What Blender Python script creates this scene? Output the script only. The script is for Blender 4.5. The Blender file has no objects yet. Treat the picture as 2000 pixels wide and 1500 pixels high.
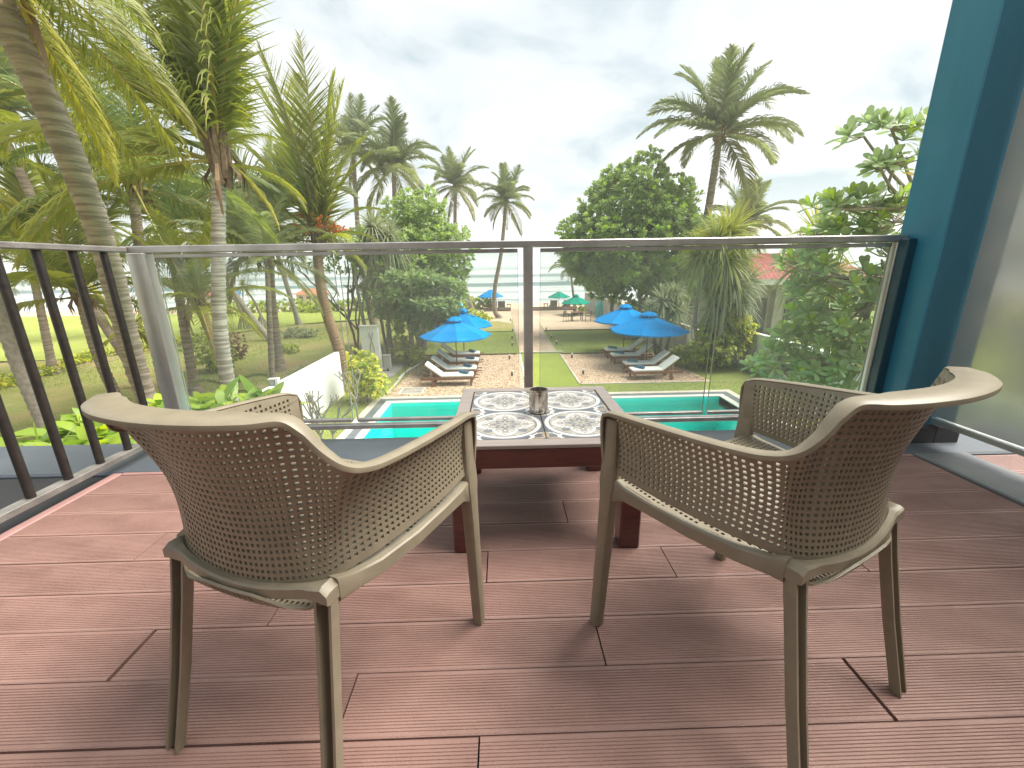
import bpy, math, random
import numpy as np
from mathutils import Vector, Matrix
R = math.radians
rnd = random.Random(7)
sc = bpy.context.scene
COL = sc.collection
EYE = 0.952
G = -3.698          # garden level; the balcony deck is z = 0

# ------------------------------------------------------------------ camera
cam_d = bpy.data.cameras.new("camera"); cam = bpy.data.objects.new("camera", cam_d); COL.objects.link(cam)
cam_d.sensor_width = 36; cam_d.lens = 824 / 2000 * 36; cam_d.clip_start = 0.02; cam_d.clip_end = 12000
_p, _y, _r = R(15.8), R(1.05), R(0.9)
fw = Vector((math.sin(_y) * math.cos(_p), math.cos(_y) * math.cos(_p), -math.sin(_p)))
rt0 = Vector((math.cos(_y), -math.sin(_y), 0)); up0 = rt0.cross(fw)
rt = rt0 * math.cos(_r) - up0 * math.sin(_r); up = up0 * math.cos(_r) + rt0 * math.sin(_r)
m3 = Matrix((rt, up, -fw)).transposed()
cam.matrix_world = Matrix.Translation((0, 0, EYE)) @ m3.to_4x4()
sc.camera = cam

# ------------------------------------------------------------------ sky, sun, exposure
SUN_EL, SUN_AZ = 56, 82       # azimuth from +Y towards +X
sc.view_settings.view_transform = 'Standard'; sc.view_settings.look = 'None'
sc.view_settings.gamma = 1; sc.view_settings.use_curve_mapping = False
sc.view_settings.exposure = 1.66
w = bpy.data.worlds.new("World"); sc.world = w; w.use_nodes = True
nt = w.node_tree; nt.nodes.clear(); N = nt.nodes.new; Lk = nt.links.new
out = N('ShaderNodeOutputWorld'); mixs = N('ShaderNodeMixShader')
bg1 = N('ShaderNodeBackground'); bg1.inputs[1].default_value = 0.06
sky = N('ShaderNodeTexSky'); sky.sky_type = 'NISHITA'; sky.sun_disc = False
sky.sun_elevation = R(SUN_EL); sky.sun_rotation = R(SUN_AZ); sky.air_density = 1.2; sky.dust_density = 2.0
Lk(sky.outputs[0], bg1.inputs[0])
bg2 = N('ShaderNodeBackground'); bg2.inputs[1].default_value = 0.358
tc = N('ShaderNodeTexCoord'); sep = N('ShaderNodeSeparateXYZ'); Lk(tc.outputs['Generated'], sep.inputs[0])
# project the direction on a cloud deck so the clouds shrink towards the horizon
mz = N('ShaderNodeMath'); mz.operation = 'MAXIMUM'; mz.inputs[1].default_value = 0.0; Lk(sep.outputs[2], mz.inputs[0])
az = N('ShaderNodeMath'); az.operation = 'ADD'; az.inputs[1].default_value = 0.28; Lk(mz.outputs[0], az.inputs[0])
dx = N('ShaderNodeMath'); dx.operation = 'DIVIDE'; Lk(sep.outputs[0], dx.inputs[0]); Lk(az.outputs[0], dx.inputs[1])
dy = N('ShaderNodeMath'); dy.operation = 'DIVIDE'; Lk(sep.outputs[1], dy.inputs[0]); Lk(az.outputs[0], dy.inputs[1])
cmb = N('ShaderNodeCombineXYZ'); Lk(dx.outputs[0], cmb.inputs[0]); Lk(dy.outputs[0], cmb.inputs[1])
no = N('ShaderNodeTexNoise'); no.inputs['Scale'].default_value = 1.7; no.inputs['Detail'].default_value = 6
no.inputs['Roughness'].default_value = 0.52; no.inputs['Distortion'].default_value = 0.35
Lk(cmb.outputs[0], no.inputs['Vector'])
cr = N('ShaderNodeValToRGB'); e = cr.color_ramp.elements
e[0].position = 0.36; e[0].color = (0.50, 0.62, 0.67, 1)
e[1].position = 0.585; e[1].color = (0.97, 0.985, 1.0, 1)
k = cr.color_ramp.elements.new(0.46); k.color = (0.79, 0.85, 0.875, 1)
Lk(no.outputs[0], cr.inputs[0])
hz = N('ShaderNodeMapRange'); hz.inputs[1].default_value = 0.0; hz.inputs[2].default_value = 0.16; hz.inputs[3].default_value = 0.7; hz.inputs[4].default_value = 0.0
Lk(sep.outputs[2], hz.inputs[0]); hm = N('ShaderNodeMix'); hm.data_type = 'RGBA'; hm.inputs[7].default_value = (0.98, 0.985, 0.99, 1)
Lk(hz.outputs[0], hm.inputs[0]); Lk(cr.outputs[0], hm.inputs[6]); Lk(hm.outputs[2], bg2.inputs[0])
mixs.inputs[0].default_value = 0.92
Lk(bg1.outputs[0], mixs.inputs[1]); Lk(bg2.outputs[0], mixs.inputs[2]); Lk(mixs.outputs[0], out.inputs[0])
sd = bpy.data.lights.new("sun", 'SUN'); sun = bpy.data.objects.new("sun", sd); COL.objects.link(sun)
sd.energy = 3.0; sd.angle = R(45); sd.color = (1.0, 0.95, 0.86)
sv = Vector((math.sin(R(SUN_AZ)) * math.cos(R(SUN_EL)), math.cos(R(SUN_AZ)) * math.cos(R(SUN_EL)), math.sin(R(SUN_EL))))
sun.rotation_euler = sv.to_track_quat('Z', 'Y').to_euler(); sun.location = (0, 0, 20)
sc.cycles.max_bounces = 7; sc.cycles.transparent_max_bounces = 24; sc.cycles.diffuse_bounces = 3
sc.cycles.glossy_bounces = 3; sc.cycles.transmission_bounces = 4
sc.cycles.use_denoising = True; sc.cycles.sample_clamp_indirect = 6; sc.cycles.caustics_reflective = False
sc.cycles.caustics_refractive = False

# ------------------------------------------------------------------ materials
def mat(name, c1, c2=None, rough=0.6, scale=5.0, metal=0.0, bump=0.0, bscale=None, trans=0.0, tint=False, stretch=None,
        spec=0.5, lo=0.35, hi=0.65, rand=0.0, detail=4, coat=0.0, tint_col=None, rvar=0.0, bdist=0.01):
    m = bpy.data.materials.new(name); m.use_nodes = True
    t = m.node_tree; nd = t.nodes; lk = t.links.new; b = nd['Principled BSDF']
    b.inputs['Roughness'].default_value = rough; b.inputs['Metallic'].default_value = metal
    b.inputs['Specular IOR Level'].default_value = spec; b.inputs['Coat Weight'].default_value = coat
    b.inputs['Base Color'].default_value = (*c1, 1)
    tcn = nd.new('ShaderNodeTexCoord'); vec = tcn.outputs['Object']
    if stretch:
        mp = nd.new('ShaderNodeMapping'); mp.inputs['Scale'].default_value = stretch; lk(vec, mp.inputs[0]); vec = mp.outputs[0]
    colout = None
    if c2 is not None:
        n = nd.new('ShaderNodeTexNoise'); n.inputs['Scale'].default_value = scale; n.inputs['Detail'].default_value = detail
        lk(vec, n.inputs['Vector'])
        r = nd.new('ShaderNodeMapRange'); r.inputs[1].default_value = lo; r.inputs[2].default_value = hi; lk(n.outputs[0], r.inputs[0])
        mx = nd.new('ShaderNodeMix'); mx.data_type = 'RGBA'; mx.inputs[6].default_value = (*c1, 1); mx.inputs[7].default_value = (*c2, 1)
        lk(r.outputs[0], mx.inputs[0]); colout = mx.outputs[2]
        if rvar:
            rr = nd.new('ShaderNodeMapRange'); rr.inputs[3].default_value = rough - rvar; rr.inputs[4].default_value = rough + rvar
            lk(n.outputs[0], rr.inputs[0]); lk(rr.outputs[0], b.inputs['Roughness'])
    if tint:
        at = nd.new('ShaderNodeAttribute'); at.attribute_name = 'tint'
        mx2 = nd.new('ShaderNodeMix'); mx2.data_type = 'RGBA'; lk(at.outputs['Fac'], mx2.inputs[0])
        if colout: lk(colout, mx2.inputs[6])
        else: mx2.inputs[6].default_value = (*c1, 1)
        mx2.inputs[7].default_value = (*(tint_col or c1), 1); colout = mx2.outputs[2]
    if rand:
        oi = nd.new('ShaderNodeObjectInfo'); hs = nd.new('ShaderNodeHueSaturation')
        mr = nd.new('ShaderNodeMapRange'); mr.inputs[3].default_value = 1 - rand; mr.inputs[4].default_value = 1 + rand
        lk(oi.outputs['Random'], mr.inputs[0]); lk(mr.outputs[0], hs.inputs['Value'])
        if colout: lk(colout, hs.inputs['Color'])
        else: hs.inputs['Color'].default_value = (*c1, 1)
        colout = hs.outputs[0]
    if colout: lk(colout, b.inputs['Base Color'])
    if bump:
        n2 = nd.new('ShaderNodeTexNoise'); n2.inputs['Scale'].default_value = bscale or scale; n2.inputs['Detail'].default_value = 5
        lk(vec, n2.inputs['Vector']); bp = nd.new('ShaderNodeBump'); bp.inputs['Strength'].default_value = bump
        bp.inputs['Distance'].default_value = bdist; lk(n2.outputs[0], bp.inputs['Height']); lk(bp.outputs[0], b.inputs['Normal'])
    if trans:
        tr = nd.new('ShaderNodeBsdfTranslucent'); ms = nd.new('ShaderNodeMixShader'); ms.inputs[0].default_value = trans
        hs2 = nd.new('ShaderNodeHueSaturation'); hs2.inputs['Saturation'].default_value = 1.1; hs2.inputs['Value'].default_value = 1.6
        if colout: lk(colout, hs2.inputs['Color'])
        else: hs2.inputs['Color'].default_value = (*c1, 1)
        lk(hs2.outputs[0], tr.inputs[0])
        o = nd['Material Output']; lk(b.outputs[0], ms.inputs[1]); lk(tr.outputs[0], ms.inputs[2]); lk(ms.outputs[0], o.inputs[0])
    return m

M = {}
M['chair'] = mat('chair_plastic', (0.235, 0.200, 0.142), (0.205, 0.175, 0.124), rough=0.42, scale=30, bump=0.05, bscale=400)
M['deck'] = mat('deck_composite', (0.290, 0.172, 0.144), (0.212, 0.118, 0.097), rough=0.5, scale=3.6, stretch=(1, 2.2, 2.2), rand=0.07, bump=0.25, bscale=160, rvar=0.12, detail=7)
M['decktrim'] = mat('deck_trim', (0.36, 0.20, 0.185), (0.29, 0.155, 0.145), rough=0.5, scale=6)
M['void'] = mat('deck_subframe', (0.02, 0.012, 0.012), rough=0.9)
M['ledge'] = mat('painted_ledge', (0.085, 0.098, 0.115), (0.068, 0.08, 0.095), rough=0.45, scale=4, bump=0.1, bscale=60, rvar=0.1)
M['darkroof'] = mat('dark_roof', (0.018, 0.018, 0.02), (0.03, 0.03, 0.032), rough=0.75, scale=3)
M['sill'] = mat('sill_concrete', (0.10, 0.11, 0.115), (0.15, 0.155, 0.155), rough=0.45, scale=5, bump=0.2, bscale=50)
M['steel'] = mat('brushed_steel', (0.58, 0.56, 0.54), (0.42, 0.40, 0.385), rough=0.36, scale=9, metal=0.8, stretch=(1, 1, 1), rvar=0.08)
M['chrome'] = mat('satin_chrome', (0.62, 0.61, 0.59), (0.54, 0.53, 0.51), rough=0.3, scale=6, metal=0.75)
M['iron'] = mat('black_iron', (0.016, 0.013, 0.012), (0.03, 0.024, 0.02), rough=0.38, scale=40, bump=0.2, bscale=300)
M['ironrail'] = mat('worn_iron_rail', (0.13, 0.12, 0.112), (0.20, 0.185, 0.17), rough=0.4, scale=12, bump=0.2, bscale=120)
M['teal'] = mat('teal_paint', (0.018, 0.19, 0.295), (0.012, 0.155, 0.25), rough=0.42, scale=2.2, stretch=(3, 3, 0.6), detail=8, rvar=0.1, bump=0.22, bscale=130, coat=0.2)
M['tealshade'] = mat('teal_paint_shaded', (0.006, 0.050, 0.078), (0.005, 0.044, 0.068), rough=0.3, scale=3, bump=0.05, bscale=80, coat=0.2)  # column teal, with the shade on the low pier put into the colour
M['wall'] = mat('white_wall', (0.84, 0.85, 0.87), (0.79, 0.80, 0.80), rough=0.8, scale=2.0, bump=0.3, bscale=30)
M['wallgrey'] = mat('weathered_wall', (0.52, 0.50, 0.47), (0.40, 0.38, 0.35), rough=0.85, scale=1.2, bump=0.3, bscale=20)
M['inner'] = mat('inner_wall', (0.36, 0.33, 0.30), (0.33, 0.30, 0.27), rough=0.8, scale=2)
M['mahog'] = mat('mahogany', (0.10, 0.022, 0.018), (0.06, 0.014, 0.011), rough=0.3, scale=8, stretch=(1.5, 9, 9), coat=0.3, bump=0.1, bscale=60)
M['ttop'] = mat('table_border', (0.26, 0.215, 0.195), (0.21, 0.17, 0.155), rough=0.28, scale=8, stretch=(1, 8, 8), coat=0.3)
M['teak'] = mat('teak', (0.24, 0.09, 0.045), (0.16, 0.058, 0.03), rough=0.5, scale=7, stretch=(1, 8, 8))
M['darkwood'] = mat('dark_wood', (0.05, 0.042, 0.036), (0.08, 0.065, 0.055), rough=0.6, scale=7)
M['cushion'] = mat('white_cushion', (0.86, 0.85, 0.83), (0.80, 0.79, 0.77), rough=0.85, scale=6, bump=0.25, bscale=25, bdist=0.03)
M['towel'] = mat('blue_towel', (0.06, 0.16, 0.28), (0.03, 0.10, 0.20), rough=0.95, scale=18, bump=0.6, bscale=60)
M['towelteal'] = mat('teal_towel', (0.012, 0.20, 0.29), (0.01, 0.13, 0.2), rough=0.95, scale=18, bump=0.6, bscale=60)
M['blue'] = mat('blue_canvas', (0.0, 0.215, 0.56), (0.0, 0.24, 0.62), rough=0.85, scale=2, spec=0.05)
M['green'] = mat('green_canvas', (0.0, 0.26, 0.19), (0.0, 0.22, 0.16), rough=0.85, scale=2, spec=0.05)
M['pole'] = mat('wood_pole', (0.13, 0.065, 0.04), rough=0.5)
M['board'] = mat('surfboard', (0.10, 0.55, 0.62), (0.16, 0.62, 0.68), rough=0.3, scale=1.5)
M['boardline'] = mat('surfboard_stripe', (0.75, 0.80, 0.80), rough=0.3)
M['trunk'] = mat('palm_trunk', (0.36, 0.29, 0.235), (0.20, 0.155, 0.12), rough=0.9, scale=2.4, stretch=(.8, .8, 9), bump=0.8, bscale=7, bdist=0.03, lo=.4, hi=.6)
M['trunkp'] = mat('pale_palm_trunk', (0.50, 0.445, 0.40), (0.25, 0.21, 0.18), rough=0.9, scale=2.2, stretch=(.7, .7, 10), bump=0.8, bscale=6, bdist=0.03, lo=.38, hi=.58)
M['trunko'] = mat('orange_palm_trunk', (0.34, 0.20, 0.11), (0.24, 0.16, 0.10), rough=0.9, scale=7, stretch=(1, 1, 3), bump=0.6, bscale=22, bdist=0.03)
M['bark'] = mat('bark', (0.22, 0.185, 0.15), (0.12, 0.10, 0.08), rough=0.9, scale=10, bump=0.6, bscale=30, bdist=0.03)
M['barkp'] = mat('pale_bark', (0.33, 0.29, 0.25), (0.22, 0.19, 0.16), rough=0.85, scale=10, bump=0.4, bscale=30, bdist=0.02)
M['husk'] = mat('palm_husk', (0.22, 0.15, 0.09), (0.11, 0.075, 0.05), rough=0.95, scale=12)
M['nut'] = mat('coconut', (0.42, 0.24, 0.05), (0.24, 0.20, 0.05), rough=0.5, scale=3, rand=0.2)
M['flower'] = mat('orange_flower', (0.70, 0.20, 0.04), (0.62, 0.30, 0.07), rough=0.6, scale=20, trans=0.2)
M['rachis'] = mat('frond_rib', (0.30, 0.30, 0.07), (0.36, 0.24, 0.06), rough=0.5, scale=2)
M['frond'] = mat('frond_green', (0.165, 0.210, 0.050), (0.25, 0.275, 0.050), rough=0.45, scale=1.1, trans=0.48, tint=True, tint_col=(0.44, 0.38, 0.05), rand=0.25)
M['frondfar'] = mat('frond_far', (0.165, 0.215, 0.105), (0.215, 0.26, 0.11), rough=0.5, scale=0.8, trans=0.42, tint=True, tint_col=(0.26, 0.23, 0.07), rand=0.18)
M['fronddark'] = mat('frond_deep', (0.13, 0.195, 0.075), (0.18, 0.24, 0.075), rough=0.42, scale=1.0, trans=0.45, tint=True, tint_col=(0.28, 0.28, 0.04), rand=0.22)
M['fronddry'] = mat('frond_dry', (0.30, 0.20, 0.12), (0.20, 0.13, 0.08), rough=0.8, scale=2, trans=0.2, rand=0.15)
M['leafR'] = mat('almond_leaf', (0.225, 0.295, 0.120), (0.27, 0.34, 0.13), rough=0.45, scale=0.5, trans=0.5, tint=True, tint_col=(0.32, 0.46, 0.06))
M['leafL'] = mat('broad_leaf', (0.22, 0.285, 0.14), (0.27, 0.33, 0.16), rough=0.36, scale=0.6, trans=0.42, tint=True, tint_col=(0.25, 0.36, 0.05))
M['leafF'] = mat('large_leaf', (0.235, 0.31, 0.16), (0.28, 0.355, 0.175), rough=0.38, scale=0.8, trans=0.35, tint=True, tint_col=(0.34, 0.46, 0.03), rand=0.15)
M['leafold'] = mat('old_leaf', (0.60, 0.30, 0.02), (0.55, 0.40, 0.03), rough=0.5, trans=0.3, rand=0.2)
M['leafY'] = mat('croton_leaf', (0.20, 0.30, 0.04), (0.38, 0.44, 0.05), rough=0.4, scale=2.5, trans=0.3, tint=True, tint_col=(0.80, 0.74, 0.16))
M['leafV'] = mat('vine_leaf', (0.20, 0.26, 0.07), (0.28, 0.34, 0.08), rough=0.45, scale=1.5, trans=0.3, tint=True, tint_col=(0.50, 0.55, 0.07))
M['pand'] = mat('pandanus_leaf', (0.17, 0.22, 0.08), (0.25, 0.28, 0.10), rough=0.45, scale=1.0, trans=0.3, tint=True, tint_col=(0.42, 0.42, 0.06))
M['pandg'] = mat('pandanus_grey', (0.22, 0.25, 0.16), (0.28, 0.31, 0.19), rough=0.5, scale=1.2, trans=0.3, tint=True, tint_col=(0.32, 0.34, 0.18))
M['shrub'] = mat('ginger_leaf', (0.13, 0.24, 0.05), (0.22, 0.34, 0.05), rough=0.35, scale=1.6, trans=0.35, tint=True, tint_col=(0.48, 0.56, 0.05))
M['roof'] = mat('red_roof_tile', (0.33, 0.055, 0.055), (0.42, 0.09, 0.08), rough=0.6, scale=3, rand=0.1)
M['roofo'] = mat('orange_roof_tile', (0.50, 0.20, 0.11), (0.40, 0.14, 0.08), rough=0.7, scale=3)
M['housew'] = mat('house_wall', (0.50, 0.47, 0.40), (0.42, 0.39, 0.33), rough=0.85, scale=2)
M['housec'] = mat('far_house_wall', (0.62, 0.52, 0.33), rough=0.85)
M['doorg'] = mat('grey_door', (0.11, 0.10, 0.10), (0.08, 0.07, 0.07), rough=0.6, scale=5)
M['pave'] = mat('paving', (0.36, 0.34, 0.32), (0.26, 0.25, 0.24), rough=0.8, scale=3, bump=0.3, bscale=30)
M['beige'] = mat('beige_coping', (0.56, 0.50, 0.43), (0.48, 0.43, 0.37), rough=0.7, scale=4)
M['slate'] = mat('slate_coping', (0.16, 0.175, 0.195), (0.12, 0.135, 0.15), rough=0.5, scale=4)
M['whitec'] = mat('white_coping', (0.66, 0.64, 0.60), (0.60, 0.58, 0.54), rough=0.6, scale=4)
M['timber'] = mat('timber_edge', (0.17, 0.125, 0.09), (0.11, 0.08, 0.06), rough=0.85, scale=5)
M['lamp'] = mat('path_light_cap', (0.75, 0.74, 0.70), rough=0.5)
M['box'] = mat('grey_box', (0.38, 0.38, 0.38), rough=0.6)
M['ornament'] = mat('ornament', (0.30, 0.28, 0.26), rough=0.6)
M['basin'] = mat('pool_tile', (0.012, 0.80, 0.73), (0.015, 0.86, 0.79), rough=0.4, scale=1.2)

def ground_mat(name, stops, scale, fine=None, bump=0.4, bscale=40, rough=0.95, bdist=0.03, vor=None):
    """two noise octaves over several ground colours, plus fine speckle"""
    m = bpy.data.materials.new(name); m.use_nodes = True; t = m.node_tree; nd = t.nodes; lk = t.links.new
    b = nd['Principled BSDF']; b.inputs['Roughness'].default_value = rough; b.inputs['Specular IOR Level'].default_value = 0.15
    g = nd.new('ShaderNodeNewGeometry')
    n = nd.new('ShaderNodeTexNoise'); n.inputs['Scale'].default_value = scale; n.inputs['Detail'].default_value = 7; n.inputs['Roughness'].default_value = 0.62
    lk(g.outputs['Position'], n.inputs['Vector'])
    cr = nd.new('ShaderNodeValToRGB'); cr.color_ramp.elements[0].position = 0.33; cr.color_ramp.elements[1].position = 0.67
    cr.color_ramp.elements[0].color = (*stops[0], 1); cr.color_ramp.elements[1].color = (*stops[-1], 1)
    for i in range(1, len(stops) - 1):
        q = cr.color_ramp.elements.new(0.33 + 0.34 * i / (len(stops) - 1)); q.color = (*stops[i], 1)
    lk(n.outputs[0], cr.inputs[0]); colr = cr.outputs[0]
    if fine:
        if vor: f = nd.new('ShaderNodeTexVoronoi'); f.inputs['Scale'].default_value = vor; fo = f.outputs['Color']
        else: f = nd.new('ShaderNodeTexNoise'); f.inputs['Scale'].default_value = fine[0]; f.inputs['Detail'].default_value = 3; fo = f.outputs[0]
        lk(g.outputs['Position'], f.inputs['Vector'])
        if vor:
            sx = nd.new('ShaderNodeSeparateXYZ'); lk(fo, sx.inputs[0]); fo = sx.outputs[0]
        mr = nd.new('ShaderNodeMapRange'); mr.inputs[1].default_value = 0.0 if vor else 0.3; mr.inputs[2].default_value = 1.0 if vor else 0.7
        mr.inputs[3].default_value = fine[1]; mr.inputs[4].default_value = fine[2]; lk(fo, mr.inputs[0])
        mul = nd.new('ShaderNodeMix'); mul.data_type = 'RGBA'; mul.blend_type = 'MULTIPLY'; mul.inputs[0].default_value = 1
        lk(colr, mul.inputs[6]); lk(mr.outputs[0], mul.inputs[7]); colr = mul.outputs[2]
        bp = nd.new('ShaderNodeBump'); bp.inputs['Strength'].default_value = bump; bp.inputs['Distance'].default_value = bdist
        lk(fo, bp.inputs['Height']); lk(bp.outputs[0], b.inputs['Normal'])
    lk(colr, b.inputs['Base Color'])
    return m
M['lawn'] = ground_mat('lawn_grass', [(0.255, 0.245, 0.095), (0.215, 0.26, 0.075), (0.265, 0.30, 0.085)], 0.9, (55, 0.68, 1.25), 0.6)
M['lawnN'] = ground_mat('lawn_green', [(0.225, 0.265, 0.055), (0.25, 0.295, 0.06), (0.28, 0.325, 0.07)], 0.8, (55, 0.68, 1.25), 0.6)
M['terrain'] = ground_mat('dry_lawn', [(0.33, 0.245, 0.13), (0.30, 0.265, 0.10), (0.235, 0.255, 0.075), (0.36, 0.29, 0.15)], 0.35, (22, 0.72, 1.2), 0.6)
M['lawnB'] = ground_mat('far_lawn', [(0.25, 0.29, 0.06), (0.29, 0.33, 0.07), (0.33, 0.355, 0.09)], 0.4, (30, 0.8, 1.15), 0.5)
M['gravel'] = ground_mat('gravel', [(0.44, 0.29, 0.19), (0.50, 0.35, 0.24), (0.56, 0.41, 0.30)], 0.7, (1, 0.30, 1.55), 0.9, vor=9)
M['sand'] = ground_mat('sand', [(0.46, 0.33, 0.24), (0.52, 0.39, 0.29), (0.56, 0.42, 0.31)], 0.5, (14, 0.82, 1.12), 0.5)
M['pathm'] = ground_mat('path_gravel', [(0.44, 0.33, 0.25), (0.50, 0.38, 0.29)], 0.8, (1, 0.7, 1.2), 0.6, vor=30)

def glass_mat(name, tintc, dirt_haze, rough=0.0, ior=1.5, dirt_haze_col=(0.6, 0.63, 0.58), trans_rough=0.0):
    m = bpy.data.materials.new(name); m.use_nodes = True; t = m.node_tree; nd = t.nodes; lk = t.links.new
    nd.remove(nd['Principled BSDF']); o = nd['Material Output']
    if trans_rough: tr = nd.new('ShaderNodeBsdfRefraction'); tr.inputs['Roughness'].default_value = trans_rough; tr.inputs['IOR'].default_value = 1.03
    else: tr = nd.new('ShaderNodeBsdfTransparent')
    tr.inputs[0].default_value = (*tintc, 1)
    gl = nd.new('ShaderNodeBsdfGlossy'); gl.inputs['Roughness'].default_value = rough
    fr = nd.new('ShaderNodeFresnel'); fr.inputs['IOR'].default_value = ior
    df = nd.new('ShaderNodeBsdfDiffuse'); df.inputs[0].default_value = (*dirt_haze_col, 1)  # diffuse part: smears, frosting, and milky reflection haze put into the colour
    n = nd.new('ShaderNodeTexNoise'); n.inputs['Scale'].default_value = 2.2; n.inputs['Detail'].default_value = 5
    tcn = nd.new('ShaderNodeTexCoord'); lk(tcn.outputs['Object'], n.inputs['Vector'])
    mr = nd.new('ShaderNodeMapRange'); mr.inputs[1].default_value = 0.3; mr.inputs[2].default_value = 0.7; mr.inputs[3].default_value = dirt_haze * 0.35; mr.inputs[4].default_value = dirt_haze * 1.7; lk(n.outputs[0], mr.inputs[0])
    a = nd.new('ShaderNodeMixShader'); lk(mr.outputs[0], a.inputs[0]); lk(tr.outputs[0], a.inputs[1]); lk(df.outputs[0], a.inputs[2])
    ge = nd.new('ShaderNodeNewGeometry'); iv = nd.new('ShaderNodeMath'); iv.operation = 'SUBTRACT'; iv.inputs[0].default_value = 1; lk(ge.outputs['Backfacing'], iv.inputs[1])
    mf = nd.new('ShaderNodeMath'); mf.operation = 'MULTIPLY'; lk(fr.outputs[0], mf.inputs[0]); lk(iv.outputs[0], mf.inputs[1])
    c = nd.new('ShaderNodeMixShader'); lk(mf.outputs[0], c.inputs[0]); lk(a.outputs[0], c.inputs[1]); lk(gl.outputs[0], c.inputs[2])
    lk(c.outputs[0], o.inputs[0]); return m
M['glass'] = glass_mat('railing_glass', (0.92, 0.95, 0.925), 0.075)
M['glassedge'] = mat('glass_edge', (0.26, 0.29, 0.26), rough=0.2)
M['frost'] = glass_mat('frosted_glass', (0.80, 0.81, 0.77), 0.45, rough=0.22, dirt_haze_col=(0.58, 0.58, 0.54), trans_rough=0.75)

# pool water
def water_mat():
    m = bpy.data.materials.new('pool_water'); m.use_nodes = True; t = m.node_tree; nd = t.nodes; lk = t.links.new
    nd.remove(nd['Principled BSDF']); o = nd['Material Output']
    tr = nd.new('ShaderNodeBsdfTransparent'); tr.inputs[0].default_value = (0.7, 0.99, 0.96, 1)
    gl = nd.new('ShaderNodeBsdfGlossy'); gl.inputs['Roughness'].default_value = 0.03
    fr = nd.new('ShaderNodeFresnel'); fr.inputs['IOR'].default_value = 1.33
    g = nd.new('ShaderNodeNewGeometry'); n = nd.new('ShaderNodeTexNoise'); n.inputs['Scale'].default_value = 2.5; n.inputs['Detail'].default_value = 3
    lk(g.outputs['Position'], n.inputs['Vector']); bp = nd.new('ShaderNodeBump'); bp.inputs['Strength'].default_value = 0.35; bp.inputs['Distance'].default_value = 0.05
    lk(n.outputs[0], bp.inputs['Height'])
    lk(bp.outputs[0], gl.inputs['Normal']); lk(bp.outputs[0], fr.inputs['Normal'])
    c = nd.new('ShaderNodeMixShader'); lk(fr.outputs[0], c.inputs[0]); lk(tr.outputs[0], c.inputs[1]); lk(gl.outputs[0], c.inputs[2]); lk(c.outputs[0], o.inputs[0])
    return m
M['water'] = water_mat()

def sea_mat():
    m = bpy.data.materials.new('sea_water'); m.use_nodes = True; t = m.node_tree; nd = t.nodes; lk = t.links.new
    b = nd['Principled BSDF']; b.inputs['Roughness'].default_value = 0.35; b.inputs['Specular IOR Level'].default_value = 0.25
    g = nd.new('ShaderNodeNewGeometry'); mp = nd.new('ShaderNodeMapping'); mp.inputs['Scale'].default_value = (0.018, 0.09, 1); lk(g.outputs['Position'], mp.inputs[0])
    n = nd.new('ShaderNodeTexNoise'); n.inputs['Scale'].default_value = 1.0; n.inputs['Detail'].default_value = 7; n.inputs['Roughness'].default_value = 0.6; lk(mp.outputs[0], n.inputs['Vector'])
    at = nd.new('ShaderNodeAttribute'); at.attribute_name = 'foam'
    ad = nd.new('ShaderNodeMath'); ad.operation = 'ADD'; lk(n.outputs[0], ad.inputs[0]); lk(at.outputs['Fac'], ad.inputs[1])
    cr = nd.new('ShaderNodeValToRGB'); cr.color_ramp.elements[0].position = 0.80; cr.color_ramp.elements[1].position = 1.08
    cr.color_ramp.elements[0].color = (0.055, 0.12, 0.115, 1); cr.color_ramp.elements[1].color = (0.46, 0.47, 0.465, 1)
    mrf = nd.new('ShaderNodeMath'); mrf.operation = 'MULTIPLY'; mrf.inputs[1].default_value = 0.62; lk(ad.outputs[0], mrf.inputs[0])
    cr.color_ramp.elements[0].position = 0.40; cr.color_ramp.elements[1].position = 0.62
    lk(mrf.outputs[0], cr.inputs[0]); lk(cr.outputs[0], b.inputs['Base Color'])
    bp = nd.new('ShaderNodeBump'); bp.inputs['Strength'].default_value = 0.4; bp.inputs['Distance'].default_value = 0.3; lk(n.outputs[0], bp.inputs['Height']); lk(bp.outputs[0], b.inputs['Normal'])
    return m
M['sea'] = sea_mat()

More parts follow.
